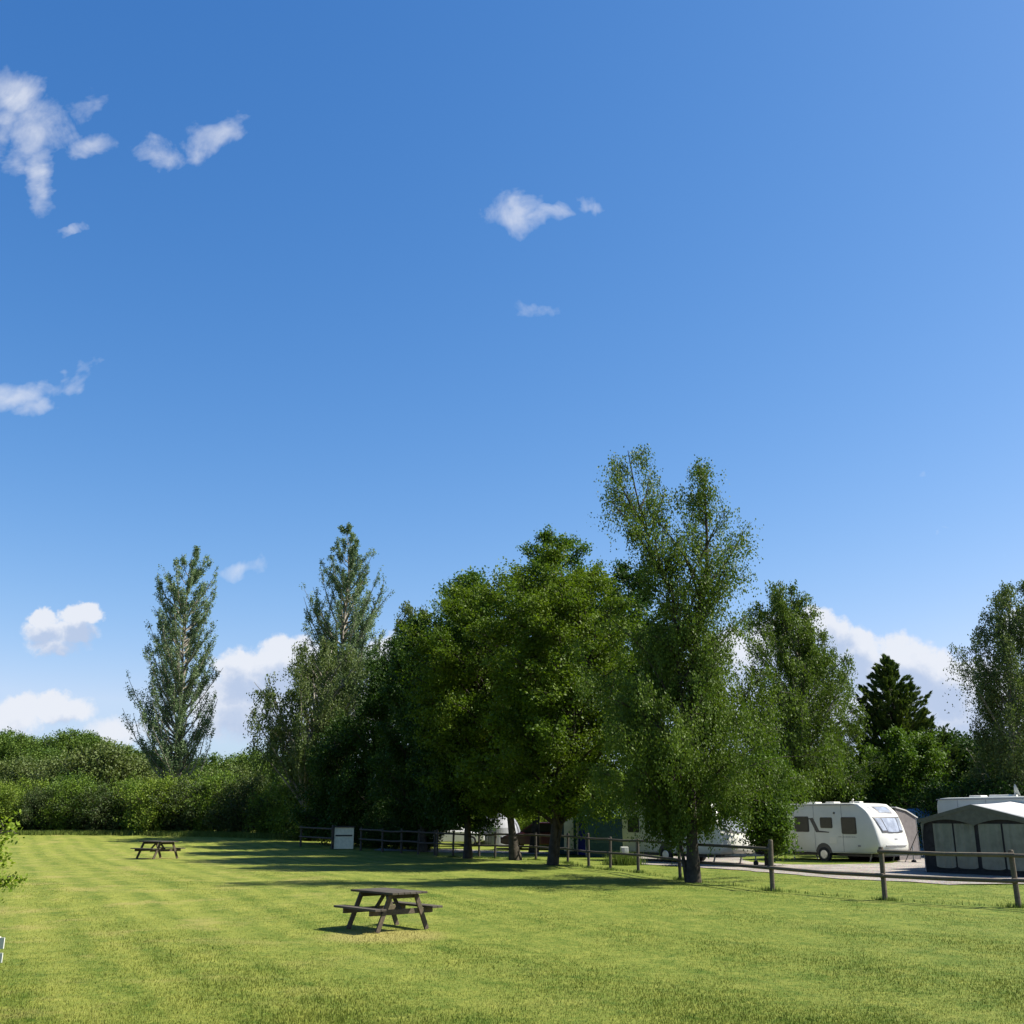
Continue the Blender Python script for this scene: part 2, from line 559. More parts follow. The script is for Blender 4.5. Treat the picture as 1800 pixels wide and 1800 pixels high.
def grass_color(b, vec):
    """colour of the mown lawn in world metres, shared by the soil sheet and the blades"""
    s = b.n('ShaderNodeSeparateXYZ')
    b.l(vec, s.inputs[0])
    X, Y = s.outputs[0], s.outputs[1]
    n_big = b.noise(vec, 0.13, 3, 0.5)
    n_mid = b.noise(vec, 1.5, 6, 0.7)
    n_fine = b.noise(vec, 9.0, 5, 0.75)
    # across-stripe coordinate
    across = b.m('ADD', b.m('MULTIPLY', X, 0.90), b.m('MULTIPLY', Y, 0.435))
    across = b.m('ADD', across, b.m('MULTIPLY', b.m('SUBTRACT', n_big, .5), .6))
    wob = b.m('ADD', across, b.m('MULTIPLY', n_mid, 0.35))
    st = b.m('SINE', b.m('MULTIPLY', wob, 2 * math.pi / 1.15))
    st = b.m('MULTIPLY', st, b.ramp(X, 5, -8, 0.12, 1.0))
    along = b.m('ADD', b.m('MULTIPLY', X, 0.435), b.m('MULTIPLY', Y, -0.90))
    cb = b.n('ShaderNodeCombineXYZ')
    b.l(b.m('MULTIPLY', across, 1.7), cb.inputs[0])
    b.l(b.m('MULTIPLY', along, 0.20), cb.inputs[1])
    streak = b.noise(cb.outputs[0], 1.3, 4, 0.65)
    fr = b.m('ADD', b.m('MULTIPLY', st, 0.14), b.m('MULTIPLY', b.m('SUBTRACT', streak, .5), 0.8))
    fr = b.m('ADD', fr, b.m('MULTIPLY', b.m('SUBTRACT', n_mid, .5), 1.6))
    fr = b.m('ADD', fr, b.m('MULTIPLY', b.m('SUBTRACT', n_fine, .5), 1.9))
    fr = b.m('ADD', fr, b.ramp(X, 10, -14, 0.36, 0.62), clamp=True)
    c = b.mix(fr, (0.050, 0.090, 0.006), (0.198, 0.210, 0.036))
    # clover and coarse darker tufts
    tuft = b.m('MULTIPLY', b.ramp(b.noise(vec, 2.6, 3, 0.6), .60, .70), .45)
    c = b.mix(tuft, c, (0.040, 0.078, 0.010))
    # dry straw-coloured patches, mostly to the left
    dry = b.m('MULTIPLY', b.ramp(b.noise(vec, 0.55, 4, 0.7), .50, .70), b.ramp(X, 0, -9, 0.10, 0.65))
    for (tx, ty) in ((-2.46, 21.6), (-17.2, 53.5)):
        d2_ = b.m('ADD', b.m('POWER', b.m('ABSOLUTE', b.m('SUBTRACT', X, tx)), 2.0), b.m('POWER', b.m('ABSOLUTE', b.m('SUBTRACT', Y, ty)), 2.0))
        dry = b.m('MAXIMUM', dry, b.ramp(b.m('ADD', d2_, b.m('MULTIPLY', b.m('SUBTRACT', n_mid, .5), 2.5)), .3, 2.2, .75, 0))
    c = b.mix(dry, c, (0.250, 0.215, 0.065))
    return c, n_fine


def lawn_material():
    m, b, out = new_mat('lawn')
    geo = b.n('ShaderNodeNewGeometry')
    c, nf = grass_color(b, geo.outputs['Position'])
    p = b.n('ShaderNodeBsdfPrincipled')
    b.l(c, p.inputs['Base Color'])
    p.inputs['Roughness'].default_value = 0.85
    p.inputs['Specular IOR Level'].default_value = 0.15
    bp = b.n('ShaderNodeBump')
    bp.inputs['Strength'].default_value = 0.7
    bp.inputs['Distance'].default_value = 0.05
    b.l(b.noise(geo.outputs['Position'], 14, 6, 0.7), bp.inputs['Height'])
    b.l(bp.outputs[0], p.inputs['Normal'])
    b.l(p.outputs[0], out.inputs['Surface'])
    return m


def blade_material(name, gain=1.0, tint=None):
    m, b, out = new_mat(name)
    geo = b.n('ShaderNodeNewGeometry')
    c, nf = grass_color(b, geo.outputs['Position'])
    rnd = geo.outputs['Random Per Island']
    f = b.ramp(rnd, 0, 1, 0.62 * gain, 1.5 * gain, smooth=False)
    mu = b.n('ShaderNodeVectorMath', operation='SCALE')
    b.l(c, mu.inputs[0])
    b.l(f, mu.inputs['Scale'])
    cc = mu.outputs[0]
    if tint:
        cc = b.mix(0.7, cc, tint)
    p = b.n('ShaderNodeBsdfPrincipled')
    b.l(cc, p.inputs['Base Color'])
    p.inputs['Roughness'].default_value = 0.6
    p.inputs['Specular IOR Level'].default_value = 0.2
    tr = b.n('ShaderNodeBsdfTranslucent')
    b.l(cc, tr.inputs['Color'])
    mx = b.n('ShaderNodeMixShader')
    mx.inputs[0].default_value = 0.3
    b.l(p.outputs[0], mx.inputs[1])
    b.l(tr.outputs[0], mx.inputs[2])
    b.l(mx.outputs[0], out.inputs['Surface'])
    return m


def gravel_material():
    m, b, out = new_mat('gravel')
    geo = b.n('ShaderNodeNewGeometry')
    P = geo.outputs['Position']
    v = b.n('ShaderNodeTexVoronoi')
    b.l(P, v.inputs['Vector'])
    v.inputs['Scale'].default_value = 22
    n1 = b.noise(P, 0.8, 4, .6)
    n2 = b.noise(P, 7, 4, .7)
    f = b.m('ADD', b.m('MULTIPLY', n1, .5), b.m('MULTIPLY', n2, .5))
    c = b.mix(b.ramp(f, .35, .65), (0.14, 0.125, 0.105), (0.29, 0.258, 0.218))
    hs = b.mix(0.35, c, v.outputs['Color'], 'SOFT_LIGHT')
    p = b.n('ShaderNodeBsdfPrincipled')
    b.l(hs, p.inputs['Base Color'])
    p.inputs['Roughness'].default_value = 0.9
    bp = b.n('ShaderNodeBump')
    bp.inputs['Strength'].default_value = 0.8
    bp.inputs['Distance'].default_value = 0.03
    b.l(v.outputs['Distance'], bp.inputs['Height'])
    b.l(bp.outputs[0], p.inputs['Normal'])
    b.l(p.outputs[0], out.inputs['Surface'])
    return m


M['lawn'] = lawn_material()
M['blade'] = blade_material('grass_blades')
M['longgrass'] = blade_material('long_grass', 1.0, (0.085, 0.135, 0.022))
M['gravel'] = gravel_material()

# ------------------------------------------------------------------ ground
xs = np.unique(np.concatenate([np.linspace(-1500, -120, 12), np.linspace(-120, 120, 161), np.linspace(120, 1500, 12)]))
ysr = np.unique(np.concatenate([np.linspace(-200, -10, 8), np.linspace(-10, 200, 169), np.linspace(200, 2500, 16)]))
XX, YY = np.meshgrid(xs, ysr)
ZZ = hgt(XX, YY)
V = np.stack([XX.ravel(), YY.ravel(), ZZ.ravel()], 1)
nx, ny = len(xs), len(ysr)
ii, jj = np.meshgrid(np.arange(nx - 1), np.arange(ny - 1))
a = (jj * nx + ii).ravel()
Fc = np.stack([a, a + 1, a + 1 + nx, a + nx], 1)
ground = link_mesh('ground', np_mesh('ground', V, Fc, True), M['lawn'])
tag(ground, kind='structure')


def sheet(name, poly, mat, lift, step=0.7, edge=0.25):
    """thin surface draped on the ground inside a polygon, with a slightly ragged edge"""
    P = [(p[0], p[1]) for p in poly]
    dense = []
    for i in range(len(P)):
        p, q = P[i], P[(i + 1) % len(P)]
        L = math.hypot(q[0] - p[0], q[1] - p[1])
        n = max(1, int(L / 0.6))
        for k in range(n):
            t = k / n
            dense.append((p[0] + (q[0] - p[0]) * t + random.uniform(-edge, edge) * .5, p[1] + (q[1] - p[1]) * t + random.uniform(-edge, edge) * .5))
    import bmesh
    bm = bmesh.new()
    vs = [bm.verts.new((x, y, 0)) for x, y in dense]
    f = bm.faces.new(vs)
    bmesh.ops.triangulate(bm, faces=[f])
    x0, x1 = min(p[0] for p in dense), max(p[0] for p in dense)
    y0, y1 = min(p[1] for p in dense), max(p[1] for p in dense)
    for c in np.arange(x0, x1, step * 2):
        bmesh.ops.bisect_plane(bm, geom=bm.verts[:] + bm.edges[:] + bm.faces[:], plane_co=(c, 0, 0), plane_no=(1, 0, 0))
    for c in np.arange(y0, y1, step * 2):
        bmesh.ops.bisect_plane(bm, geom=bm.verts[:] + bm.edges[:] + bm.faces[:], plane_co=(0, c, 0), plane_no=(0, 1, 0))
    for v in bm.verts:
        v.co.z = H(v.co.x, v.co.y) + lift
    me = bpy.data.meshes.new(name)
    bm.normal_update()
    bm.to_mesh(me)
    bm.free()
    for p in me.polygons:
        if p.normal.z < 0:
            me.flip_normals()
            break
    o = link_mesh(name, me, mat)
    return tag(o, kind='structure')


track = [gp(1110, 1519), gp(1200, 1523), (gp(1350, 1534)), gp(1480, 1546), gp(1600, 1551), gp(1660, 1556), (20.5, 33.5), (26, 33), (26, 44),
         gp(1700, 1512), gp(1640, 1503), gp(1596, 1504), gp(1578, 1516), gp(1530, 1526), gp(1440, 1523), gp(1320, 1516), gp(1300, 1508), gp(1230, 1505), gp(1100, 1506)]
sheet('gravel_track', track, M['gravel'], 0.022)
sheet('gravel_lane', [(-7.6, 63.2), (-3, 62.0), (2.5, 60.2), (2.5, 58.2), (-3, 59.4), (-7.6, 60.6)], M['gravel'], 0.022)


def blades(name, n, sampler, h0, h1, wd, mat, label, cat='grass', lean=0.35):
    x, y = sampler(n)
    z = hgt(x, y)
    n = len(x)
    az = rng.uniform(0, 2 * np.pi, n)
    ln = rng.uniform(h0, h1, n)
    if h1 < .06:
        ln = ln * (1 - .6 * sm(18, 55, y))
    la = rng.uniform(0, 2 * np.pi, n)
    lm = rng.uniform(0, lean, n) * ln
    dx, dy = np.cos(az) * wd / 2, np.sin(az) * wd / 2
    b0 = np.stack([x - dx, y - dy, z - 0.01], 1)
    b1 = np.stack([x + dx, y + dy, z - 0.01], 1)
    tp = np.stack([x + np.cos(la) * lm, y + np.sin(la) * lm, z + ln], 1)
    V = np.stack([b0, b1, tp], 1).reshape(-1, 3)
    Fc = np.arange(n * 3).reshape(n, 3)
    o = link_mesh(name, np_mesh(name, V, Fc), mat)
    return tag(o, label, cat, kind='stuff')


def lawn_sampler(n):
    y = 11.0 + 50 * rng.random(n) ** 2.6
    x = rng.uniform(-0.56, 0.56, n) * (y + 2)
    return x, y


blades('mown_grass', 620000, lawn_sampler, 0.014, 0.038, 0.010, M['blade'], 'short mown grass of the lawn in the foreground')

# ------------------------------------------------------------------ trees
def tubes_np(P, Rr, sides):
    """P (n,k,3) polylines, Rr (n,k) radii -> verts, quads"""
    n, k, _ = P.shape
    T = np.gradient(P, axis=1)
    T /= np.linalg.norm(T, axis=2, keepdims=True) + 1e-9
    ref = np.zeros_like(T)
    ref[..., 0] = 0.31
    ref[..., 1] = 0.95
    S = np.cross(T, ref)
    S /= np.linalg.norm(S, axis=2, keepdims=True) + 1e-9
    U = np.cross(S, T)
    ang = np.arange(sides) * 2 * np.pi / sides
    V = P[:, :, None, :] + Rr[:, :, None, None] * (S[:, :, None, :] * np.cos(ang)[None, None, :, None] + U[:, :, None, :] * np.sin(ang)[None, None, :, None])
    idx = np.arange(n * k * sides).reshape(n, k, sides)
    a = idx[:, :-1, :]
    b = np.roll(a, -1, axis=2)
    c = idx[:, 1:, :]
    d = np.roll(c, -1, axis=2)
    return V.reshape(-1, 3), np.stack([a, b, d, c], -1).reshape(-1, 4)


def leaves_np(C, D, N, L, W):
    """leaf rhombs at C, long axis D, normals N"""
    D = D / (np.linalg.norm(D, axis=1, keepdims=True) + 1e-9)
    B = np.cross(N, D)
    B /= np.linalg.norm(B, axis=1, keepdims=True) + 1e-9
    L = L[:, None]
    W = W[:, None]
    V = np.stack([C - D * L * .5, C + B * W * .5 + D * L * .05, C + D * L * .5, C - B * W * .5 + D * L * .05], 1).reshape(-1, 3)
    return V, np.arange(len(C) * 4).reshape(-1, 4)


def unit(n, g=None):
    v = (g or rng).normal(size=(n, 3))
    return v / np.linalg.norm(v, axis=1, keepdims=True)


KINDS = {
    # elev: rise of a limb per metre outward; bend; sub-branch length, strands etc.
    'maple':  dict(limbs=70, elev=0.75, bend=0.15, subs=14, sublen=.30, leaf=(.115, .085), clump=(.32, .32, .19), droop=0, up=.9, fmin=.45),
    'dense':  dict(limbs=70, elev=0.9, bend=0.1, subs=15, sublen=.30, leaf=(.12, .085), clump=(.30, .30, .24), droop=0, up=.5, fmin=.35),
    'birch':  dict(limbs=60, elev=1.3, bend=0.1, subs=13, sublen=.24, leaf=(.095, .065), clump=(.12, .12, .10), droop=1.0, up=.2, fmin=.35),
    'poplar': dict(limbs=150, elev=1.55, bend=-.22, subs=16, sublen=.24, leaf=(.17, .12), clump=(.13, .13, .16), droop=0, up=.1, fmin=.35),
    'conifer': dict(limbs=560, elev=.6, bend=-.35, subs=10, sublen=.05, leaf=(.26, .04), clump=(.06, .06, .05), droop=0, up=.1, fmin=.6),
    'bush':   dict(limbs=60, elev=1.0, bend=0.0, subs=12, sublen=.30, leaf=(.13, .085), clump=(.26, .26, .22), droop=0, up=.5, fmin=.3),
}


def make_tree_mesh(kind, rings, nleaf, seed, trunk_r=0.2, first=None, multi=1, leafscale=1.0, lift=0.0, limbs=None, strand=1.0, name='tree', clump=1.0, bumpy=0.22, subl=None, wide=1.0):
    """rings: list of (z, cx, cy, r) from the top down, local to the trunk base. returns (trunk mesh, crown mesh)"""
    g = np.random.default_rng(seed)
    K = KINDS[kind]
    nl = limbs or K['limbs']
    rg = np.array(sorted(rings))
    zt, zb = rg[-1, 0], rg[0, 0]
    cx = lambda z: np.interp(z, rg[:, 0], rg[:, 1])
    cy = lambda z: np.interp(z, rg[:, 0], rg[:, 2])
    rr = lambda z: np.interp(z, rg[:, 0], rg[:, 3])
    first = first if first is not None else zb * 0.75
    # --- trunks
    kz = 12
    TR = []
    offs = [(0, 0)] + [(g.uniform(-1, 1) * (trunk_r * .9 + .05), g.uniform(-1, 1) * (trunk_r * .9 + .05)) for _ in range(multi - 1)]
    lead = [(0, 0)] + [(g.uniform(-.35, .35) * rr(zt * .6), g.uniform(-.35, .35) * rr(zt * .6)) for _ in range(multi - 1)]
    zz = np.linspace(0, 1, kz)
    for q in range(multi):
        ztop = zt * (0.97 if q == 0 else g.uniform(.7, .9))
        z = zz * ztop
        t = sm(zb * .6, zt, z)
        blend = sm(-.2 * zt, zt * .75, z)
        x = offs[q][0] + (cx(z) * blend + lead[q][0] * zz - offs[q][0] * zz) + .05 * zt * .1 * np.sin(zz * 6 + seed)
        y = offs[q][1] + (cy(z) * blend + lead[q][1] * zz - offs[q][1] * zz) + .05 * zt * .1 * np.cos(zz * 5 + seed)
        TR.append(np.stack([x, y, z - 0.1 * (zz == 0)], 1))
    TR = np.array(TR)
    rad = trunk_r * (1 - zz) ** 0.8 * 0.95 + 0.012
    rad[0] *= 1.55
    rad[1] *= 1.02
    Rt = np.repeat(rad[None], multi, 0)
    Rt[1:] *= .7
    # finer trunk base
    Vt, Ft = tubes_np(TR, Rt, 9)

    def axis(z, q):
        out = np.zeros((len(z), 3))
        for i in range(multi):
            s = q == i
            zi = TR[i][:, 2]
            out[s, 0] = np.interp(z[s], zi, TR[i][:, 0])
            out[s, 1] = np.interp(z[s], zi, TR[i][:, 1])
        out[:, 2] = z
        return out
    # --- limbs
    grid = np.linspace(zb, zt, 60)
    pdf = rr(grid) + 0.12 * rr(grid).max()
    cdf = np.cumsum(pdf)
    cdf /= cdf[-1]
    ztip = np.interp((np.arange(nl) + g.random(nl)) / nl, cdf, grid)
    az = np.arange(nl) * 2.39996 + g.normal(0, .35, nl)
    f = K['fmin'] + (1.0 - K['fmin']) * g.random(nl) ** 0.55
    f *= 1 + bumpy * g.normal(0, .5, nl).clip(-1, 1)
    ph = g.uniform(0, 6.28, 4)
    kf = 6.0 / max(zt - zb, 2.0)
    lob = .5 * np.sin(2 * az + ztip * kf * 1.7 + ph[0]) + .5 * np.sin(3 * az - ztip * kf * 2.6 + ph[1])
    f *= 1.06 + bumpy * .8 * lob
    if kind == 'birch':
        f *= 1.1
    f *= wide
    rad_ = rr(ztip) * f
    tip = np.stack([cx(ztip) + rad_ * np.cos(az), cy(ztip) + rad_ * np.sin(az), ztip + lift * rad_], 1)
    zs = ztip - rad_ * K['elev'] * g.uniform(.7, 1.2, nl)
    zs = np.clip(zs, first * g.uniform(.8, 1.25, nl), ztip - .15)
    zs = np.maximum(zs, 0.25)
    q = g.integers(0, multi, nl)
    st = axis(np.minimum(zs, TR[q, -1, 2] * .98), q)
    mid = st * .5 + tip * .5
    mid[:, 2] += K['bend'] * np.linalg.norm(tip - st, axis=1)
    mid += g.normal(0, .07, (nl, 3)) * np.linalg.norm(tip - st, axis=1)[:, None]
    t = np.linspace(0, 1, 7)[None, :, None]
    LP = st[:, None] * (1 - t) ** 2 + 2 * mid[:, None] * t * (1 - t) + tip[:, None] * t ** 2
    Ll = np.linalg.norm(tip - st, axis=1)
    r0 = np.clip(0.016 * Ll ** 1.15 + .008, .010, trunk_r * .5)
    Vl, Fl = tubes_np(LP, r0[:, None] * (1 - .85 * t[:, :, 0]), 5)
    # --- sub-branches
    ns = K['subs']
    ts = g.uniform(.22, 1.0, (nl, ns)) ** 0.8
    s0 = (st[:, None] * (1 - ts[..., None]) ** 2 + 2 * mid[:, None] * (ts * (1 - ts))[..., None] + tip[:, None] * ts[..., None] ** 2)
    ld = (tip - st) / (Ll[:, None] + 1e-6)
    sd = unit(nl * ns, g).reshape(nl, ns, 3) * .9 + ld[:, None] * .9
    if kind == 'poplar':
        sd[..., 2] += .9
    elif kind == 'conifer':
        sd = ld[:, None] * 1.2 + unit(nl * ns, g).reshape(nl, ns, 3) * .45
        sd[..., 2] += .3
    elif kind == 'maple':
        sd[..., 2] *= .55
        sd[..., 2] += .1
    sd /= np.linalg.norm(sd, axis=2, keepdims=True)
    sl = (subl or K['sublen']) * np.clip(Ll, 1.0, 6.0)[:, None] * g.uniform(.45, 1.1, (nl, ns)) * (1.15 - .55 * ts)
    s1 = s0 + sd * sl[..., None]
    s0 = s0.reshape(-1, 3)
    s1 = s1.reshape(-1, 3)
    sdv = sd.reshape(-1, 3)
    S = np.stack([s0, (s0 + s1) / 2 + g.normal(0, .03, s0.shape), s1], 1)
    Vs, Fs = tubes_np(S, np.tile(np.array([[.011, .007, .003]]), (len(S), 1)), 3)
    parts = [(Vt, Ft), (Vl, Fl), (Vs, Fs)]
    # --- leaves
    nsub = len(s0)
    pk = g.integers(0, nsub, nleaf)
    if kind == 'conifer':
        tt = g.random(nleaf)
    else:
        tt = g.uniform(.15, 1.05, nleaf)
    C = s0[pk] + (s1 - s0)[pk] * tt[:, None]
    cl = np.array(K['clump']) * clump
    # leaves gather around twig ends: several clumps per sub-branch
    ncl = 3
    cen = g.normal(0, 1, (nsub, ncl, 3)) * cl * .8
    C = C + cen[pk, g.integers(0, ncl, nleaf)] + g.normal(0, 1, (nleaf, 3)) * cl * .50
    D = unit(nleaf, g)
    N = unit(nleaf, g)
    if K['droop']:
        # leaves along hanging strands
        ks = 5
        sh = g.normal(0, .16, (nsub, ks, 3))
        slen = g.uniform(.25, 1.15, (nsub, ks)) * strand
        kk = g.integers(0, ks, nleaf)
        u = g.random(nleaf)
        C = s0[pk] + (s1 - s0)[pk] * g.uniform(.2, 1.0, nleaf)[:, None] + sh[pk, kk]
        outw = sdv[pk] * .25
        C += outw * (u * (1.6 - u) * slen[pk, kk])[:, None]
        C[:, 2] -= u * u * slen[pk, kk]
        C += g.normal(0, .045, (nleaf, 3))
        D = D * .6 + np.array([0, 0, -1.0])
    if kind == 'poplar':
        D = D * .8 + np.array([0, 0, .5])
    if kind == 'conifer':
        D = D * .35 + sdv[pk]
    N = N + np.array([0, 0, K['up']])
    N /= np.linalg.norm(N, axis=1, keepdims=True)
    sz = g.uniform(.65, 1.3, nleaf) * leafscale
    Vv, Fv = leaves_np(C, D, N, K['leaf'][0] * sz, K['leaf'][1] * sz)
    off = 0
    VV, FF = [], []
    for v, f_ in parts:
        VV.append(v)
        FF.append(f_ + off)
        off += len(v)
    tm = np_mesh(name + '_trunk', np.concatenate(VV), np.concatenate(FF), True)
    cm = np_mesh(name + '_crown', Vv, Fv)
    return tm, cm


def rings_px(prof, Y, bx, depth=0.0, bz=None):
    """silhouette rows (py, xleft, xright) at depth Y -> rings local to the trunk base"""
    bz = H(bx, Y) if bz is None else bz
    out = []
    for (py, xl, xr) in prof:
        a_, b_ = at(xl, py, Y), at(xr, py, Y)
        out.append((a_.z - bz, (a_.x + b_.x) / 2 - bx, depth, (b_.x - a_.x) / 2))
    return out


def tree(name, kind, mat, bark, base_px, Y, prof, nleaf, seed, label, cat='tree', group=None, depth=0.0, **kw):
    bx = gX(base_px, Y)
    root = empty(name, (bx, Y, H(bx, Y)), 0, label, cat, group)
    tm, cm = make_tree_mesh(kind, rings_px(prof, Y, bx, depth), nleaf, seed, name=name, **kw)
    link_mesh('trunk', tm, M[bark], root)
    link_mesh('crown', cm, M[mat], root)
    return root


FT = 'trees along the fence'
# tall poplars behind the hedge
tree('poplar_tree', 'poplar', 'poplar', 'bark_pale', 312, 92, [(958, 338, 346), (985, 305, 378), (1010, 282, 386), (1060, 270, 386), (1120, 258, 380), (1170, 246, 388),
     (1230, 236, 384), (1280, 228, 372), (1320, 250, 352)], 72000, 11, 'tall airy grey-green poplar standing apart above the hedge on the left', trunk_r=.2, first=2.5, leafscale=.78, group='poplars behind the hedge')
tree('poplar_tree', 'poplar', 'poplar', 'bark_pale', 600, 94, [(918, 602, 612), (950, 590, 645), (990, 560, 668), (1030, 548, 684), (1080, 534, 680), (1130, 524, 676),
     (1190, 530, 670), (1260, 540, 660)], 80000, 12, 'tall grey-green poplar rising behind the pale birch and dark trees', trunk_r=.2, first=3, leafscale=.78, group='poplars behind the hedge')
# pale birch left of the dark group
tree('silver_birch', 'birch', 'birch_grey', 'bark_pale', 530, 72, [(1125, 530, 620), (1160, 495, 660), (1200, 470, 670), (1250, 455, 670), (1300, 452, 650), (1345, 462, 620)], 70000, 21,
     'pale drooping birch at the left end of the fence line, in front of a poplar', trunk_r=.2, first=2, leafscale=1.35, strand=1.3, limbs=80, group='birches around the field')
tree('silver_birch', 'birch', 'birch_grey', 'bark_pale', 735, 74, [(1060, 712, 735), (1085, 685, 765), (1130, 672, 790), (1180, 660, 800), (1260, 660, 800)], 36000, 22,
     'pale feathery treetop showing above the dark trees left of the maples', trunk_r=.16, first=3, leafscale=1.35, strand=1.0, group='birches around the field')
# dark group
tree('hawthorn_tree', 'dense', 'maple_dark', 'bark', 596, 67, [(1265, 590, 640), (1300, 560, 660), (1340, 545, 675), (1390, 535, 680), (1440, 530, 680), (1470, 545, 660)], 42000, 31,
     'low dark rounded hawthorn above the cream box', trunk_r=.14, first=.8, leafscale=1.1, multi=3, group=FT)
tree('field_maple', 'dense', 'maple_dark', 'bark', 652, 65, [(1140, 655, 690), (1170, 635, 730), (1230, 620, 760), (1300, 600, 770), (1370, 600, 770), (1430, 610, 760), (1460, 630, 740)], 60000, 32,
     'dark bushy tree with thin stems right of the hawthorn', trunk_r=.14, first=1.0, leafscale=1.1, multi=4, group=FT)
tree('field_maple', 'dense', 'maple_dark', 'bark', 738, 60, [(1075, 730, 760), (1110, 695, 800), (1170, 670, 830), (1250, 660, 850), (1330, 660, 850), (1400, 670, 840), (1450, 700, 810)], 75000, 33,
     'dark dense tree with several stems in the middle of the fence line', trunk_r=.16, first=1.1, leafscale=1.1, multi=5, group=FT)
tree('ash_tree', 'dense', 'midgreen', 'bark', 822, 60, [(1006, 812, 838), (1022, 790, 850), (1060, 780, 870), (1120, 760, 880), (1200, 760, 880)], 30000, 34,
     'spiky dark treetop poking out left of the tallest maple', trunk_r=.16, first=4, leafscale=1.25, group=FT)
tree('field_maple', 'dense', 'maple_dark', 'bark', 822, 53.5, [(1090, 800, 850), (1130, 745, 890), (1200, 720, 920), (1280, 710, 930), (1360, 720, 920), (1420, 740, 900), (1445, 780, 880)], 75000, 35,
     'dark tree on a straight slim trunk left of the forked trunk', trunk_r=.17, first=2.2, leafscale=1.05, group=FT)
tree('sycamore_tree', 'dense', 'midgreen', 'bark', 935, 60, [(920, 966, 976), (945, 945, 1000), (980, 910, 1035), (1030, 870, 1075), (1100, 850, 1110), (1200, 850, 1110), (1300, 870, 1090)], 80000, 36,
     'tall pointed fresh green tree rising behind the two maples', trunk_r=.2, first=3, leafscale=1.1, group=FT, bumpy=.08)
tree('maple_tree', 'maple', 'maple', 'bark', 908, 51, [(1022, 825, 900), (1045, 785, 945), (1090, 740, 975), (1170, 725, 985), (1230, 720, 985), (1300, 740, 975), (1360, 770, 960), (1400, 800, 950), (1425, 830, 930)], 115000, 41,
     'yellow-green spreading maple with a thick forked trunk', trunk_r=.18, first=1.7, limbs=105, bumpy=.1, wide=1.1, multi=2, group=FT)
tree('maple_tree', 'maple', 'maple', 'bark', 968, 46, [(985, 950, 1000), (1015, 895, 1050), (1070, 870, 1090), (1140, 860, 1120), (1220, 850, 1130), (1300, 860, 1120), (1360, 880, 1100), (1400, 900, 1090), (1428, 930, 1080)], 120000, 42,
     'yellow-green maple with visible lower limbs and light-flecked trunk right of the forked one', trunk_r=.16, first=1.6, limbs=105, bumpy=.13, wide=1.1, depth=-1.2, multi=2, group=FT)
tree('sycamore_tree', 'dense', 'maple_dark', 'bark', 1110, 58, [(985, 1085, 1120), (1030, 1050, 1160), (1100, 1040, 1190), (1200, 1040, 1200), (1290, 1050, 1190)], 36000, 37,
     'dark treetop filling the gap between the maples and the tall birch', trunk_r=.2, first=3.5, leafscale=1.25, group=FT)

# the tall birch in front: two leaders
def big_birch():
    Y = 34.5
    bx = gX(1213, Y)
    root = empty('silver_birch', (bx, Y, H(bx, Y)), 0, 'tallest birch with two leaders, thick dark trunk and foliage hanging over the fence rail', 'tree', 'birches around the field')
    # left leader
    A = make_tree_mesh('birch', rings_px([(770, 1088, 1094), (800, 1075, 1140), (850, 1045, 1185), (900, 1055, 1205), (960, 1065, 1215), (1040, 1120, 1250), (1120, 1120, 1260), (1200, 1120, 1270)], Y, bx),
                       26000, 51, trunk_r=.10, first=4.5, leafscale=.78, name='birch_left', strand=.8, limbs=40, bumpy=.75, subl=.42)
    B = make_tree_mesh('birch', rings_px([(798, 1221, 1227), (830, 1205, 1250), (880, 1185, 1290), (950, 1180, 1305), (1010, 1170, 1318), (1090, 1160, 1310), (1180, 1150, 1310), (1260, 1130, 1310)], Y, bx),
                       34000, 52, trunk_r=.16, first=4, leafscale=.78, name='birch_right', strand=.8, limbs=46, bumpy=.7, subl=.40)
    C = make_tree_mesh('birch', rings_px([(1090, 1120, 1260), (1130, 1085, 1290), (1200, 1075, 1330), (1270, 1065, 1365), (1330, 1060, 1375), (1380, 1055, 1375), (1410, 1065, 1350), (1432, 1080, 1290), (1448, 1100, 1240)], Y, bx, .9),
                       135000, 53, trunk_r=.05, first=1.7, leafscale=.80, name='birch_low', strand=.8, limbs=82, bumpy=.6)

    def join(ms, nm):
        VV, FF, off = [], [], 0
        for me in ms:
            v = np.empty(len(me.vertices) * 3, dtype=np.float32)
            me.vertices.foreach_get('co', v)
            f = np.empty(len(me.loops), dtype=np.int32)
            me.loops.foreach_get('vertex_index', f)
            VV.append(v.reshape(-1, 3))
            FF.append(f.reshape(-1, 4) + off)
            off += len(me.vertices)
            bpy.data.meshes.remove(me)
        return np_mesh(nm, np.concatenate(VV), np.concatenate(FF), nm.endswith('trunk'))
    link_mesh('trunk', join([A[0], B[0], C[0]], 'birch_trunk'), M['bark'], root)
    link_mesh('crown', join([A[1], B[1], C[1]], 'birch_crown'), M['birch'], root)


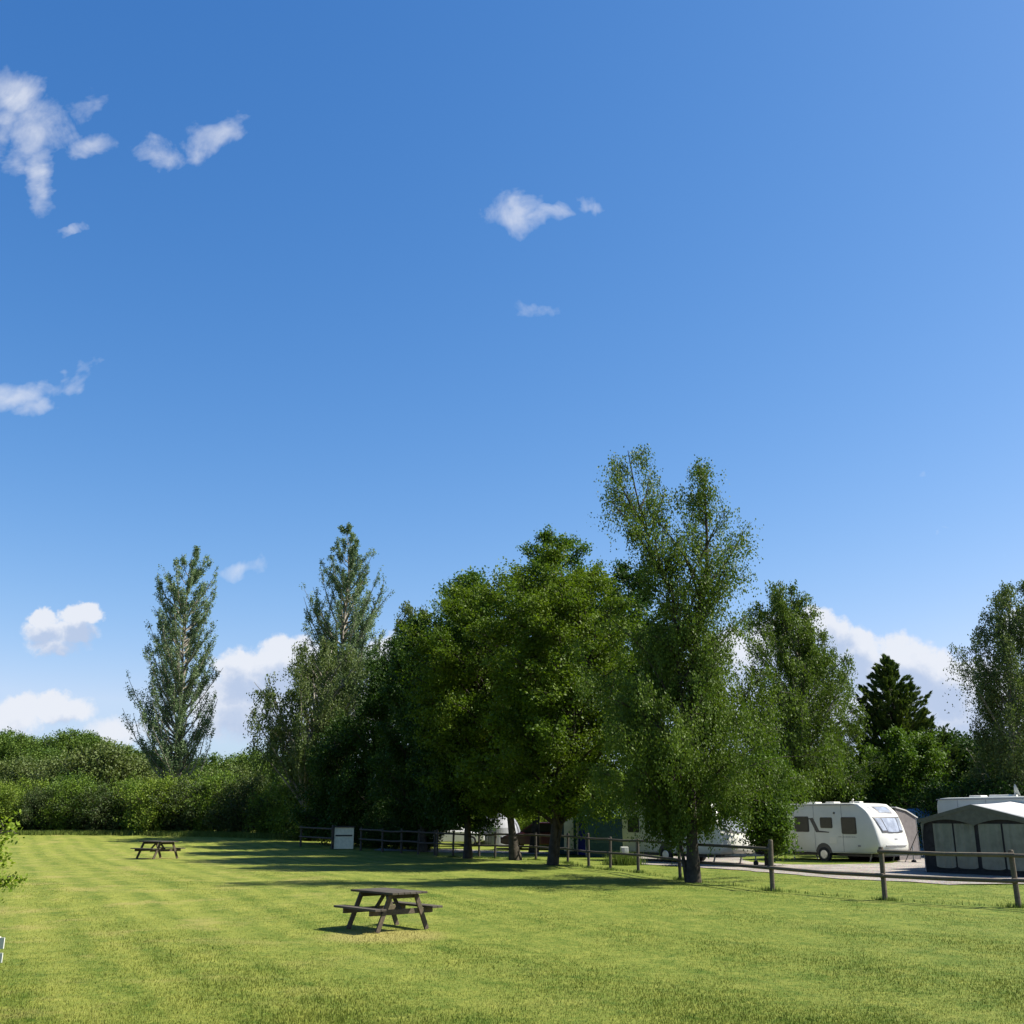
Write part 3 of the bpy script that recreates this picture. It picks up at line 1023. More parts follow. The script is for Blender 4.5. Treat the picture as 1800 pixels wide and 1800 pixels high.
big_birch()
tree('silver_birch', 'birch', 'birch', 'bark_pale', 1395, 60, [(1015, 1375, 1385), (1045, 1335, 1415), (1085, 1320, 1425), (1140, 1315, 1480), (1200, 1310, 1505), (1270, 1305, 1512), (1330, 1310, 1518), (1390, 1320, 1510), (1425, 1340, 1490)], 150000, 61,
     'broad mid-green birch behind the white caravan', trunk_r=.2, first=1.5, leafscale=1.1, strand=1.2, limbs=120, multi=2, group='birches around the field')
tree('silver_birch', 'birch', 'birch_grey', 'bark_pale', 1775, 56, [(1018, 1770, 1800), (1045, 1738, 1815), (1090, 1732, 1820), (1135, 1705, 1840), (1200, 1704, 1845), (1260, 1718, 1850), (1330, 1700, 1870), (1400, 1705, 1880)], 95000, 62,
     'weeping birch cut off by the right edge behind the grey awning', trunk_r=.2, first=1.5, leafscale=1.0, strand=2.2, limbs=90, group='birches around the field')
tree('conifer_tree', 'conifer', 'conifer', 'bark', 1562, 68, [(1152, 1554, 1562), (1185, 1525, 1592), (1220, 1508, 1622), (1260, 1496, 1650), (1310, 1502, 1665), (1380, 1500, 1675), (1410, 1500, 1675)], 260000, 63,
     'dark spiky conifer with upswept branches behind the camping pitches', trunk_r=.22, first=.6, leafscale=1.1)
tree('hazel_tree', 'bush', 'midgreen', 'bark', 1590, 61, [(1290, 1575, 1620), (1312, 1540, 1645), (1340, 1520, 1655), (1390, 1510, 1660), (1430, 1520, 1650)], 50000, 64,
     'rounded light green bushy tree in front of the conifer', trunk_r=.12, first=.6, leafscale=1.1, multi=4)
tree('hazel_tree', 'bush', 'maple_dark', 'bark', 1465, 60, [(1330, 1450, 1490), (1360, 1425, 1520), (1400, 1410, 1540), (1435, 1400, 1545)], 26000, 65,
     'dark low bush directly behind the white caravan roof', trunk_r=.1, first=.4, leafscale=1.1, multi=3)
tree('hazel_tree', 'bush', 'midgreen', 'bark', 1352, 46, [(1330, 1335, 1365), (1350, 1312, 1385), (1400, 1308, 1388), (1450, 1312, 1385), (1480, 1325, 1380)], 30000, 66,
     'fresh green bush hugging the left end of the white caravan', trunk_r=.08, first=.3, leafscale=.95, multi=3)

# near leafy shrub reaching into the frame from the left
bxn = at(-150, 1450, 14).x
root = empty('leafy_shrub', (bxn, 14, H(bxn, 14)), 0, 'bright green leafy shrub reaching in at the left edge of the lawn', 'shrub')
rg_ = []
for (py, xr) in [(1392, -60), (1420, 14), (1445, 30), (1466, -8), (1490, 26), (1520, 44), (1545, 30), (1566, -10)]:
    p = at(xr, py, 14)
    rg_.append((p.z - H(bxn, 14), 0.0, 0.0, max(.2, p.x - bxn - .22)))
tm, cm = make_tree_mesh('bush', rg_, 30000, 71, trunk_r=.03, first=.2, leafscale=.48, multi=3, name='leafy_shrub', clump=.32, limbs=60, bumpy=.1)
link_mesh('trunk', tm, M['bark'], root)
link_mesh('crown', cm, M['bright'], root)


def far_proto(kind, w_, h_, nleaf, seed, ls, first=.4, tr=.15, **kw):
    prof = [(h_, 0, 0, w_ * .10), (h_ * .92, 0, 0, w_ * .30), (h_ * .75, 0, 0, w_ * .45), (h_ * .5, 0, 0, w_ * .5), (h_ * .3, 0, 0, w_ * .46), (h_ * .12, 0, 0, w_ * .36)]
    return make_tree_mesh(kind, prof, nleaf, seed, trunk_r=tr, first=first, leafscale=ls, name='proto', **kw)


def place(proto, name, x, y, s, rz, mats, label, cat, group, sz=None):
    root = empty(name, (x, y, H(x, y)), rz, label, cat, group)
    root.scale = (s, s, sz or s)
    for nm, me, mt in (('trunk', proto[0], mats[0]), ('crown', proto[1], mats[1])):
        key = me.name + mt
        if not me.materials:
            me.materials.append(M[mt])
        if me.materials[0] != M[mt]:
            me2 = _alt.get(key)
            if me2 is None:
                me2 = me.copy()
                me2.materials.clear()
                me2.materials.append(M[mt])
                _alt[key] = me2
            me = me2
        o = bpy.data.objects.new(nm, me)
        col.objects.link(o)
        o.parent = root
    return root


_alt = {}
hb = [far_proto('bush', 5.0, 3.6, 17000, 81 + i, .95, first=.2, tr=.07, multi=3, limbs=70, lift=0) for i in range(3)]
ft = [far_proto('dense', 8.5, 9.0, 20000, 91 + i, 2.1, first=1, tr=.2, limbs=60, clump=1.6) for i in range(3)]
wl = [far_proto('dense', 7.0, 6.2, 17000, 97 + i, 1.6, first=.5, tr=.12, limbs=60, clump=1.4, multi=3) for i in range(2)]

ORD = ['first', 'second', 'third', 'fourth', 'fifth', 'sixth', 'seventh', 'eighth', 'ninth', 'tenth', 'eleventh', 'twelfth', 'thirteenth', 'fourteenth', 'fifteenth', 'sixteenth', 'seventeenth', 'eighteenth',
       'nineteenth', 'twentieth', 'twenty-first', 'twenty-second', 'twenty-third', 'twenty-fourth', 'twenty-fifth', 'twenty-sixth', 'twenty-seventh', 'twenty-eighth', 'twenty-ninth', 'thirtieth', 'thirty-first', 'thirty-second']


def relabel(roots, fmt):
    """number neighbours from the left of the view so that each label finds one thing"""
    for k_, r_ in enumerate(sorted(roots, key=lambda o_: o_.location.x / o_.location.y)):
        r_['label'] = fmt % ORD[k_]


ROW = {}
_place = place


def place(*a, **k):
    r_ = _place(*a, **k)
    ROW.setdefault(r_['group'], []).append(r_)
    return r_


# hedge along the far side of the field (left) -- each shrub its own object
HB = 'hawthorn shrubs of the field hedge'
hx = -45.0
i = 0
hl = ['hedge shrub at the left edge of the frame']
HEDGE = []
while hx < -9.5:
    t = (hx + 45) / 35
    y = 80 - 6 * sm(.45, 1, t) + random.uniform(-.6, .6)
    HEDGE.append((hx, float(y)))
    hx += 2.3 + random.uniform(-.6, .6)
for i, (x, y) in enumerate(HEDGE):
    y += random.uniform(-.8, .8)
    place(hb[i % 3], 'hedge_shrub', x, y, random.uniform(.75, 1.15), random.uniform(0, 6), ('bark', ('hedge', 'hedge_dark', 'hedge', 'hedge_fresh', 'hedge_dark')[i % 5]),
          'leafy shrub merging into the clipped-free field hedge behind the lawn', 'hedge shrub', HB, sz=random.uniform(.78, 1.25))
# second row higher behind
i = 0
for x in np.arange(-52, -8, 4.3):
    xx = x + random.uniform(-.8, .8)
    yy = 86 + random.uniform(-1, 1)
    i += 1
    place(hb[i % 3], 'thicket_shrub', xx, yy, random.uniform(.95, 1.3), random.uniform(0, 6), ('bark', ('hedge', 'hedge_fresh', 'fardark')[i % 3]),
          'taller green shrub in the thicket just behind the field hedge', 'shrub', 'shrubs of the thicket behind the hedge')
# willows (paler) in the middle distance
for (px, Y, s) in [(60, 104, 1.0), (105, 101, 1.05), (150, 100, 1.22), (190, 101, 1.22), (225, 103, 1.05), (15, 104, 1.05), (400, 104, .95)]:
    x = gX(px, Y)
    place(wl[px % 2], 'willow_tree', x, Y, s, px * .7, ('bark', 'willow'), 'pale olive rounded willow behind the hedge', 'tree', 'pale willows behind the hedge', sz=s * .98)
# far wood, individually
FARW = []
for (px, py_top, Y) in [(-20, 1292, 150), (25, 1296, 148), (70, 1318, 135), (110, 1288, 150), (150, 1295, 150), (185, 1303, 148), (220, 1316, 146), (255, 1322, 140), (95, 1292, 160),
                        (290, 1332, 130), (330, 1338, 128), (370, 1330, 126), (410, 1332, 124), (440, 1322, 118), (475, 1325, 112), (45, 1300, 165), (0, 1290, 160), (130, 1290, 168), (520, 1330, 108), (565, 1330, 108),
                        (170, 1335, 125), (240, 1345, 118), (40, 1340, 120), (350, 1352, 112)]:
    x = gX(px, Y)
    top = at(px, py_top, Y).z - H(x, Y)
    FARW.append((px, x, Y, top))
for k, (px, x, Y, top) in enumerate(FARW):
    s = top / 8.8
    place(ft[k % 3], 'woodland_tree', x, Y, max(.85, s * .95), k * 1.3, ('bark', 'fardark'), 'dark green rounded tree of the distant wood behind the hedge', 'tree', 'trees of the distant wood', sz=s)
# backdrop behind the pitches and dark group
k = 0
for (px, py_top, Y) in [(470, 1385, 84), (520, 1375, 84), (565, 1370, 84), (610, 1365, 84), (655, 1370, 84), (700, 1360, 84), (745, 1365, 84), (790, 1370, 82), (835, 1365, 82), (880, 1360, 82), (925, 1362, 82),
                        (965, 1370, 80), (1005, 1365, 80), (1045, 1365, 80), (1090, 1360, 78), (1135, 1350, 78), (1180, 1350, 78), (1225, 1340, 78), (1270, 1330, 78), (1315, 1330, 78), (1360, 1330, 78),
                        (1410, 1330, 76), (1460, 1325, 76), (1510, 1330, 76), (1640, 1310, 74), (1672, 1292, 72), (1700, 1300, 70), (1740, 1310, 68), (1780, 1310, 68), (1820, 1300, 68)]:
    x = gX(px, Y)
    top = at(px, py_top, Y).z - H(x, Y)
    right = px > 1600
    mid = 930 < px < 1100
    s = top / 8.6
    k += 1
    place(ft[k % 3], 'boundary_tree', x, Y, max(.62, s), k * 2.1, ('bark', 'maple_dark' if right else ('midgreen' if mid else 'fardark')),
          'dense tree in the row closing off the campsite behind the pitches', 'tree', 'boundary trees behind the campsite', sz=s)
# bright shrubs seen through the trunks
for (px, py_top, Y) in [(960, 1400, 70), (985, 1395, 71), (1012, 1392, 72), (1040, 1390, 70), (1070, 1400, 70), (900, 1410, 72), (860, 1420, 73)]:
    x = gX(px, Y)
    top = at(px, py_top, Y).z - H(x, Y)
    s = top / 3.5
    place(hb[px % 3], 'sunlit_shrub', x, Y, s * .7, px, ('bark', 'bright'), 'sunlit yellow-green shrub seen between the trunks behind the tents', 'shrub', 'sunlit shrubs behind the tents', sz=s)
# dark low hedge behind the far right pitches
for (px, Y) in [(1400, 66), (1445, 66), (1640, 60), (1665, 58), (1700, 56), (1740, 56), (1780, 54)]:
    x = gX(px, Y)
    place(hb[px % 3], 'pitch_shrub', x, Y, 1.0, px, ('bark', 'maple_dark'), 'dark shrub between the caravans and the boundary trees', 'shrub', 'dark shrubs behind the caravans')
# small stems in the dark fence-line thicket
for (px, Y, s) in [(545, 71, .6), (640, 66, .62), (665, 64, .62), (692, 63, .6), (718, 62, .62), (742, 61, .55)]:
    x = gX(px, Y)
    place(hb[px % 3], 'undergrowth_shrub', x, Y, s, px, ('bark', 'maple_dark'), 'shaded undergrowth shrub behind the dark stretch of fence', 'shrub', 'undergrowth along the fence')

# long grass at the hedge foot and around posts
def hedge_foot(n):
    x = rng.uniform(-50, -9, n)
    t = (x + 45) / 35
    y = 80 - 6 * sm(.45, 1, t) - 2.3 + rng.normal(0, .55, n)
    return x, y


blades('long_grass', 60000, hedge_foot, .10, .36, .05, M['longgrass'], 'uncut long grass at the foot of the hedge', lean=.4)

# ------------------------------------------------------------------ picnic tables
def picnic_table(loc, rz, length, label, scale=1.0):
    root = empty('picnic_table', loc, rz, label, 'picnic table', 'wooden picnic tables on the lawn')
    L = length
    ht = 0.74
    # table top boards
    tp = MB()
    for k in range(6):
        y = -0.36 + k * 0.144
        tp.box(-L / 2, L / 2, y - .067, y + .067, ht - .04, ht)
    tp.build('table_top', M['wood'], root, bevel=.004)
    for s in (-1, 1):
        b = MB()
        for k in range(2):
            y = s * (.62 + k * .135)
            b.box(-L / 2, L / 2, y - .062, y + .062, .41, .45)
        b.build('bench_seat', M['wood'], root, bevel=.004)
    ex = L / 2 - .24
    for sx in (-1, 1):
        for s in (-1, 1):
            MB().bar((sx * ex, s * .60, 0.0), (sx * ex, s * .30, ht - .04), .045, .095, up=(0, 1, 0)).build('leg', M['wood_leg_sunlit'], root, bevel=.004)
        MB().bar((sx * (ex - .046), -.76, .36), (sx * (ex - .046), .76, .36), .045, .10).build('crossbar', M['wood_leg_sunlit'], root, bevel=.004)
        MB().bar((sx * (ex - .046), -.37, ht - .085), (sx * (ex - .046), .37, ht - .085), .045, .09).build('top_bearer', M['wood'], root, bevel=.004)
        MB().bar((sx * (ex - .08), 0, .37), (sx * .12, 0, ht - .05), .07, .045, up=(0, 1, 0)).build('brace', M['wood'], root, bevel=.004)
    root.scale = (scale,) * 3
    return root


p = gp(681, 1633)
picnic_table(p, math.atan2(.75, -.65), 1.52, 'weathered dark picnic table nearer the camera, on the sunlit lawn')
p = gp(276, 1509)
picnic_table(p, R(140), 1.8, 'distant dark picnic table on the left of the lawn near the hedge', 1.08)

# ------------------------------------------------------------------ fence
def fence(name, posts, label, mat, post_h, rails, pr=.055, rr_=.045, skip=(), square=False, lean=None):
    """posts: list of (x, y); rails: heights; skip: (span, rail) left out"""
    x0, y0 = posts[0]
    root = empty(name, (x0, y0, H(x0, y0)), 0, label, 'fence', 'post and rail fences')
    base = Vector((x0, y0, H(x0, y0)))
    tops = []
    for i, (x, y) in enumerate(posts):
        b = Vector((x, y, H(x, y))) - base
        ph = post_h * random.uniform(.95, 1.06)
        lx, ly = random.uniform(-.03, .03), random.uniform(-.03, .03)
        if square:
            MB().bar(b - Vector((0, 0, .1)), b + Vector((lx, ly, ph)), pr * 2, pr * 1.4, up=(0, 1, 0)).build('post', mat, root, bevel=.006)
        else:
            MB().tube([b - Vector((0, 0, .1)), b + Vector((lx * .5, ly * .5, ph * .5)), b + Vector((lx, ly, ph - .03)), b + Vector((lx, ly, ph))], [pr * 1.05, pr, pr, pr * .8], 10).build('post', mat, root, smooth=False)
    for i in range(len(posts) - 1):
        for k, rh in enumerate(rails):
            if (i, k) in skip:
                continue
            p = Vector((*posts[i], H(*posts[i]) + rh)) - base
            q_ = Vector((*posts[i + 1], H(*posts[i + 1]) + rh)) - base
            d = (q_ - p).normalized()
            side = Vector((d.y, -d.x, 0)).normalized() * (-.0)
            off = Vector((-d.y, d.x, 0)) * (pr + rr_ * .3) * (1 if d.x < 0 else -1)
            sag = random.uniform(-.03, .01)
            off = off + Vector((0, 0, random.uniform(-.015, .015)))
            m_ = (p + q_) / 2 + Vector((0, 0, sag))
            MB().tube([p + off - d * .06, m_ + off, q_ + off + d * .06], [rr_ * 1.05, rr_, rr_ * .92], 8).build('rail', mat, root, smooth=False)
    return root


FP = [tuple(gp(px, py)[:2]) for px, py in [(2080, 1612), (1791, 1595), (1556, 1583), (1358, 1566), (1196, 1547), (1122, 1534), (1073, 1529), (1035, 1526), (998, 1518), (942, 1512.5), (898, 1511), (870, 1509.5), (842, 1508.3), (796, 1507), (768, 1505)]]
print('FENCE', [(round(a_, 1), round(b_, 1)) for a_, b_ in FP])
fence('rail_fence', FP[:4], 'sunlit rustic two-rail wooden fence at the right, one top rail missing', M['fence_wood'], 1.36, (1.20, .62), pr=.065, rr_=.05, skip=((2, 0),))
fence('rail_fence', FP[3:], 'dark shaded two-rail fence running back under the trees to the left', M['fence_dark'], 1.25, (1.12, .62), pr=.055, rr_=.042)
FQ = [(gX(px, Y), Y) for px, Y in [(764, 56.9), (735, 57.5), (705, 58.3), (672, 59.4), (634, 61.0), (583, 62.8), (528, 65.0)]]
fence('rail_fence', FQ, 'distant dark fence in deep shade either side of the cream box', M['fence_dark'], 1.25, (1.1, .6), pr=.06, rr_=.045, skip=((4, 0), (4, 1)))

# cream box with a dark lid beside the far fence
p = Vector((gX(604, 62.6), 62.6, 0))
p.z = H(p.x, p.y)
root = empty('storage_box', p, R(6), 'cream painted box with a dark flat lid standing in the far fence line', 'storage box')
MB().box(-.52, .52, -.35, .35, .02, 1.18).build('body', M['cream'], root, bevel=.01)
MB().box(-.60, .60, -.42, .42, 1.18, 1.25).build('lid', M['fence_dark'], root, bevel=.01)
for s in (-1, 1):
    MB().box(s * .50 - .05, s * .50 + .05, -.37, -.352, .02, 1.17).build('corner_board', M['cream'], root)
MB().box(-.58, -.53 , -.4, -.3, 0, 1.17).build('side_post', M['fence_dark'], root)
MB().box(-.47, .47, -.372, -.352, .70, .78).build('batten', M['fence_dark'], root)

# ------------------------------------------------------------------ wheels / caravans / cars
def wheel(parent, loc, r, wd, side=-1):
    x, y, z = loc
    w_ = MB().tube([(x, y - wd / 2, z), (x, y - wd / 2 + .02, z), (x, y + wd / 2 - .02, z), (x, y + wd / 2, z)], [r * .93, r, r, r * .93], 24).build('wheel', M['rubber'], parent)
    MB().tube([(x, y + side * (wd / 2 + .004), z), (x, y + side * (wd / 2 + .012), z)], [r * .6, r * .5], 20).build('rim', M['alloy'], w_)
    return w_


def rrect(x0, x1, z0, z1, r, n=4):
    pts = []
    for (cx_, cz_, a0) in ((x1 - r, z1 - r, 0), (x0 + r, z1 - r, 90), (x0 + r, z0 + r, 180), (x1 - r, z0 + r, 270)):
        for k in range(n + 1):
            a_ = R(a0 + 90 * k / n)
            pts.append((cx_ + r * math.cos(a_), cz_ + r * math.sin(a_)))
    return pts


def caravan(loc, rz, L, label, W=2.25, detail=True, windows=None, stripe=True, vents=None, top=2.58, front_band=True, cover=False):
    root = empty('caravan', loc, rz, label, 'caravan', 'caravans on the pitches')
    h = L / 2
    Wh = W / 2
    k = top / 2.58
    prof = [(-h, .55), (-h - .02, 1.5), (-h + .0, 2.3), (-h + .05, 2.48), (-h + .18, 2.56), (-h + .5, 2.58), (0, 2.60), (h - 1.45, 2.59), (h - 1.1, 2.55), (h - .8, 2.44), (h - .58, 2.28), (h - .42, 2.08),
            (h - .28, 1.80), (h - .16, 1.48), (h - .06, 1.12), (h, .82), (h - .02, .60), (h - .12, .46), (h - .35, .42), (-.02, .40), (-h + .5, .42), (-h + .1, .47)]
    prof = [(x, z * k) for x, z in prof]
    # shell: the side silhouette lofted across, edges rounded in plan
    b = MB()
    n = len(prof)
    cxm, czm = 0.0, 1.5
    stations = [(-Wh, .985), (-Wh + .03, .997), (-Wh + .12, 1.0), (-Wh * .5, 1.004), (0, 1.006), (Wh * .5, 1.004), (Wh - .12, 1.0), (Wh - .03, .997), (Wh, .985)]
    for (y, s) in stations:
        for (x, z) in prof:
            bow = 0.0
            if x > h - 1.0:
                bow = -0.16 * (abs(y) / Wh) ** 2.4
            b.v.append((cxm + (x - cxm) * s + bow, y, czm + (z - czm) * s))
    for i_ in range(len(stations) - 1):
        for j_ in range(n):
            a0 = i_ * n + j_
            a1 = i_ * n + (j_ + 1) % n
            b.f.append((a0, a0 + n, a1 + n, a1))
    b.f.append(tuple(range(n)))
    b.f.append(tuple(range((len(stations) - 1) * n, len(stations) * n))[::-1])
    body = b.build('body', M['white'], root)
    me = body.data
    for p_ in me.polygons:
        p_.use_smooth = len(p_.vertices) == 4
    try:
        me.set_sharp_from_angle(angle=R(50))
    except Exception:
        pass
    ys_ = -Wh - .004
    for xs_ in (-h + .9, -h + 2.05, h - 2.0):
        MB().box(xs_ - .008, xs_ + .008, ys_ - .006, ys_ + .004, .47, 2.49 * k).build('panel_seam', M['trim_grey'], root)
    # cream side skin panel edge trims
    MB().box(-h + .02, h - 1.25, ys_ - .012, ys_ + .002, 2.50 * k, 2.535 * k).build('awning_rail', M['trim_grey'], root)
    MB().box(-h + .02, h - .35, ys_ - .008, ys_ + .002, .455, .47).build('skirt_rail', M['trim_grey'], root)
    for (x0, x1, z0, z1) in (windows or []):
        fr = MB().prism(rrect(x0 - .03, x1 + .03, z0 - .03, z1 + .03, .07), ys_ - .012, ys_ + .01).build('window', M['trim_dark'], root)
        MB().prism(rrect(x0, x1, z0, z1, .06), ys_ - .026, ys_ - .0125).build('pane', M['glass_dark'], fr)
    if stripe:
        s_ = MB()
        s_.prism([(-2.15, 1.93), (-1.0, 1.93), (-.80, 1.95), (-.50, 1.38), (.05, 1.33), (.05, 1.29), (-.68, 1.31), (-.98, 1.88), (-2.15, 1.90)][::-1], ys_ - .006, ys_ + .004)
        s_.build('side_stripe', M['trim_dark'], root)
        t_ = MB()
        x = .55
        for wd in (.06, .07, .05, .06, .03, .06, .07, .06, .04, .07, .06, .05):
            t_.box(x, x + wd, ys_ - .004, ys_ + .003, 1.10, 1.135 if wd > .055 else 1.12)
            x += wd + .025
        t_.build('lettering', M['trim_grey'], root)
        MB().prism(rrect(.05, .45, .83, 1.10, .03), ys_ - .010, ys_ + .004).build('locker_door', M['cream_side'], root)
        MB().prism(rrect(1.55, 1.7, .7, .78, .02), ys_ - .012, ys_ + .004).build('socket_cover', M['trim_grey'], root)
        MB().box(.38, .44, ys_ - .05, ys_ + .002, 2.12, 2.2).build('side_lamp', M['trim_dark'], root)
    # wheel with arch
    wx = -.30
    arch = MB().prism([(wx + .44 * math.cos(R(a_)), .40 + .44 * math.sin(R(a_))) for a_ in range(0, 181, 15)], ys_ - .010, ys_ + .004).build('wheel_arch', M['trim_dark'], root)
    wheel(root, (wx, -Wh + .06, .33), .33, .19, -1)
    wheel(root, (wx, Wh - .06, .33), .33, .19, 1)
    MB().box(-h + .3, h - .5, -.8, .8, .28, .42).build('chassis', M['trim_dark'], root)
    for sx in (-h + .45, h - .75):
        for sy in (-.85, .85):
            MB().bar((sx, sy, .42), (sx + (.16 if sx < 0 else -.16), sy, .0), .05, .05, up=(0, 1, 0)).build('corner_steady', M['steel'], root)
    # roof furniture
    for (x, y, l_, w2) in (vents or [(-1.6, 0, .7, .5), (-.3, -.2, .5, .5), (.7, .2, .45, .45), (1.2, -.3, .3, .3)]):
        MB().box(x - l_ / 2, x + l_ / 2, y - w2 / 2, y + w2 / 2, 2.57 * k, 2.67 * k).build('roof_vent', M['dirtywhite'], root, bevel=.03)
    MB().tube([(h - 1.9, -.3, 2.58 * k), (h - 1.9, -.3, 2.76 * k), (h - 1.88, -.3, 2.78 * k)], [.05, .045, .02], 10).build('aerial', M['dirtywhite'], root)

    # front windows: patches following the curved nose
    def nose(z):
        zs_ = [.46, .60, .82, 1.12, 1.48, 1.80, 2.08, 2.28, 2.44, 2.55]
        xs_ = [h - .12, h - .02, h, h - .06, h - .16, h - .28, h - .42, h - .58, h - .8, h - 1.1]
        x = np.interp(z, [q__ * k for q__ in zs_], xs_)
        return float(x)

    def patch(name, y0, y1, z0, z1, mat, parent, proud, taper=0.0, ny_=8, nz_=6, round_=0.0):
        b = MB()
        for side in (0, 1):
            for a_ in range(nz_ + 1):
                z = z0 + (z1 - z0) * a_ / nz_
                for c_ in range(ny_ + 1):
                    fy = c_ / ny_
                    tt = taper * (1 - a_ / nz_)
                    yy = (y0 + (y1 - y0) * fy)
                    yy = yy * (1 - tt)
                    zz_ = z - round_ * (1 - (2 * (yy / max(abs(y0), abs(y1)))) ** 2 * .25) * (1 - a_ / nz_)
                    bow = -0.16 * (abs(yy) / Wh) ** 2.4
                    x = nose(zz_) * 1.004 + bow + (proud if side else -.01)
                    b.v.append((x, yy, zz_))
        m_ = (ny_ + 1) * (nz_ + 1)
        for a_ in range(nz_):
            for c_ in range(ny_):
                i0 = a_ * (ny_ + 1) + c_
                q__ = (i0, i0 + 1, i0 + ny_ + 2, i0 + ny_ + 1)
                b.f.append(tuple(m_ + v for v in q__))
                b.f.append(q__[::-1])
        # rim
        loop = [c_ for c_ in range(ny_ + 1)] + [a_ * (ny_ + 1) + ny_ for a_ in range(1, nz_ + 1)] + [nz_ * (ny_ + 1) + c_ for c_ in range(ny_ - 1, -1, -1)] + [a_ * (ny_ + 1) for a_ in range(nz_ - 1, 0, -1)]
        for i_ in range(len(loop)):
            u_, v_ = loop[i_], loop[(i_ + 1) % len(loop)]
            b.f.append((u_, v_, v_ + m_, u_ + m_))
        return b.build(name, mat, parent, smooth=False)
    if front_band:
        f = patch('front_window', -.98, .98, 1.36, 1.99, M['trim_dark'], root, .012, taper=.22, round_=.07)
        patch('pane', -.93, -.60, 1.41, 1.94, M['glass_light'], f, .022, taper=.20, ny_=3)
        patch('pane', -.53, .53, 1.38, 1.94, M['glass_light'], f, .022, taper=.20, round_=.04)
        patch('pane', .60, .93, 1.41, 1.94, M['glass_light'], f, .022, taper=.20, ny_=3)
        f2 = patch('sunroof', -.80, .80, 2.12, 2.47, M['trim_grey'], root, .014)
        f3 = patch('sunroof_frame', -.52, .52, 2.15, 2.45, M['trim_dark'], f2, .024)
        patch('pane', -.44, .44, 2.18, 2.42, M['glass_light'], f2, .034)
        patch('grab_rail', -.75, .75, .74, .78, M['trim_grey'], root, .03)
        patch('front_badge', -.10, .10, 1.02, 1.08, M['trim_grey'], root, .016, ny_=2, nz_=2)
    # drawbar
    d = MB()
    d.bar((h - .5, -.55, .40), (h + 1.15, -.05, .42), .06, .10)
    d.bar((h - .5, .55, .40), (h + 1.15, .05, .42), .06, .10)
    d.box(h + 1.05, h + 1.42, -.07, .07, .40, .50)
    d.build('drawbar', M['steel'], root)
    if cover:
        MB().tube([(h + .80, 0, .44), (h + .95, 0, .52), (h + 1.2, 0, .60), (h + 1.38, 0, .56), (h + 1.45, 0, .46)], [.08, .15, .17, .12, .06], 12).build('hitch_cover', M['rubber'], root, smooth=True)
    jw = MB().tube([(h + .82, -.12, .15), (h + .82, -.12, .82)], .03, 8).build('jockey_wheel', M['steel'], root)
    MB().tube([(h + .82, -.17, .10), (h + .82, -.07, .10)], .10, 14).build('tyre', M['rubber'], jw)
    return root


HZ = R(-53)
hd = Vector((math.cos(HZ), math.sin(HZ), 0))
sdv_ = Vector((math.sin(HZ), -math.cos(HZ), 0))   # direction of the visible (-y) side

c1 = Vector((15.45, 51.3, 0))
c1.z = H(c1.x, c1.y) - .05
caravan(c1, HZ, 5.6, 'white touring caravan with a dark swoosh on its shaded side, by the gravel track',
        windows=[(-2.56, -2.24, 1.36, 1.98), (-1.85, -1.08, 1.34, 1.98), (-.38, .24, 1.52, 1.94), (.78, 1.52, 1.27, 1.95)])
# leaning prop stick and mover cover at the hitch
q0 = c1 + hd * 3.45 + sdv_ * .55
MB_ = MB().tube([Vector((0, 0, 0)), Vector((.62, -.3, 1.35))], .018, 6)
o = MB_.build('leaning_pole', M['fence_dark'])
o.location = (q0.x, q0.y, H(q0.x, q0.y))
tag(o, 'thin dark pole leaning by the hitch of the white caravan', 'pole')

# awning on the far side of caravan 1
def box_awning(name, loc, rz, x0, x1, y0, y1, h_in, h_out, wall, roof, label, cat='awning', win=None, pole=True, group=None):
    root = empty(name, loc, rz, label, cat, group)
    b = MB()
    t = .03
    # outer wall, two gable walls
    b.quad((x0, y1, 0), (x1, y1, 0), (x1, y1 - .08, h_out), (x0, y1 - .08, h_out))
    b.quad((x1, y0, 0), (x1, y1, 0), (x1, y1 - .08, h_out), (x1, y0, h_in))
    b.quad((x0, y0, 0), (x0, y1, 0), (x0, y1 - .08, h_out), (x0, y0, h_in))
    wl_ = b.build('wall', wall, root)
    s_ = wl_.modifiers.new('thickness', 'SOLIDIFY')
    s_.thickness = .02
    b = MB()
    b.quad((x0 - .05, y0, h_in + .02), (x1 + .05, y0, h_in + .02), (x1 + .05, (y0 + y1) / 2, (h_in + h_out) / 2 + .10), (x0 - .05, (y0 + y1) / 2, (h_in + h_out) / 2 + .10))
    sg = 1 if y1 > y0 else -1
    b.quad((x0 - .05, (y0 + y1) / 2, (h_in + h_out) / 2 + .10), (x1 + .05, (y0 + y1) / 2, (h_in + h_out) / 2 + .10), (x1 + .05, y1 + .06 * sg, h_out), (x0 - .05, y1 + .06 * sg, h_out))
    rf = b.build('roof', roof, root)
    s_ = rf.modifiers.new('thickness', 'SOLIDIFY')
    s_.thickness = .05
    if win:
        for (a_, c_, z0, z1) in win:
            MB().box(a_, c_, y1 - .01 if sg > 0 else y1 - .03, y1 + .03 if sg > 0 else y1 + .01, z0, z1).build('window', M['awn_window'], root)
    if pole:
        for x in (x0, x1):
            MB().tube([(x, y1 + .02 * sg, 0), (x, y1 - .05 * sg, h_out + .02)], .02, 6).build('pole', M['steel'], root)
    return root


box_awning('porch_awning', c1, HZ, -.6, 2.1, 1.14, 2.75, 2.42, 1.98, M['taupe'], M['awn_roof'], 'taupe porch awning with a pale roof on the far side of the white caravan', win=[(0, 1.6, .8, 1.7)], group='awnings on the pitches')

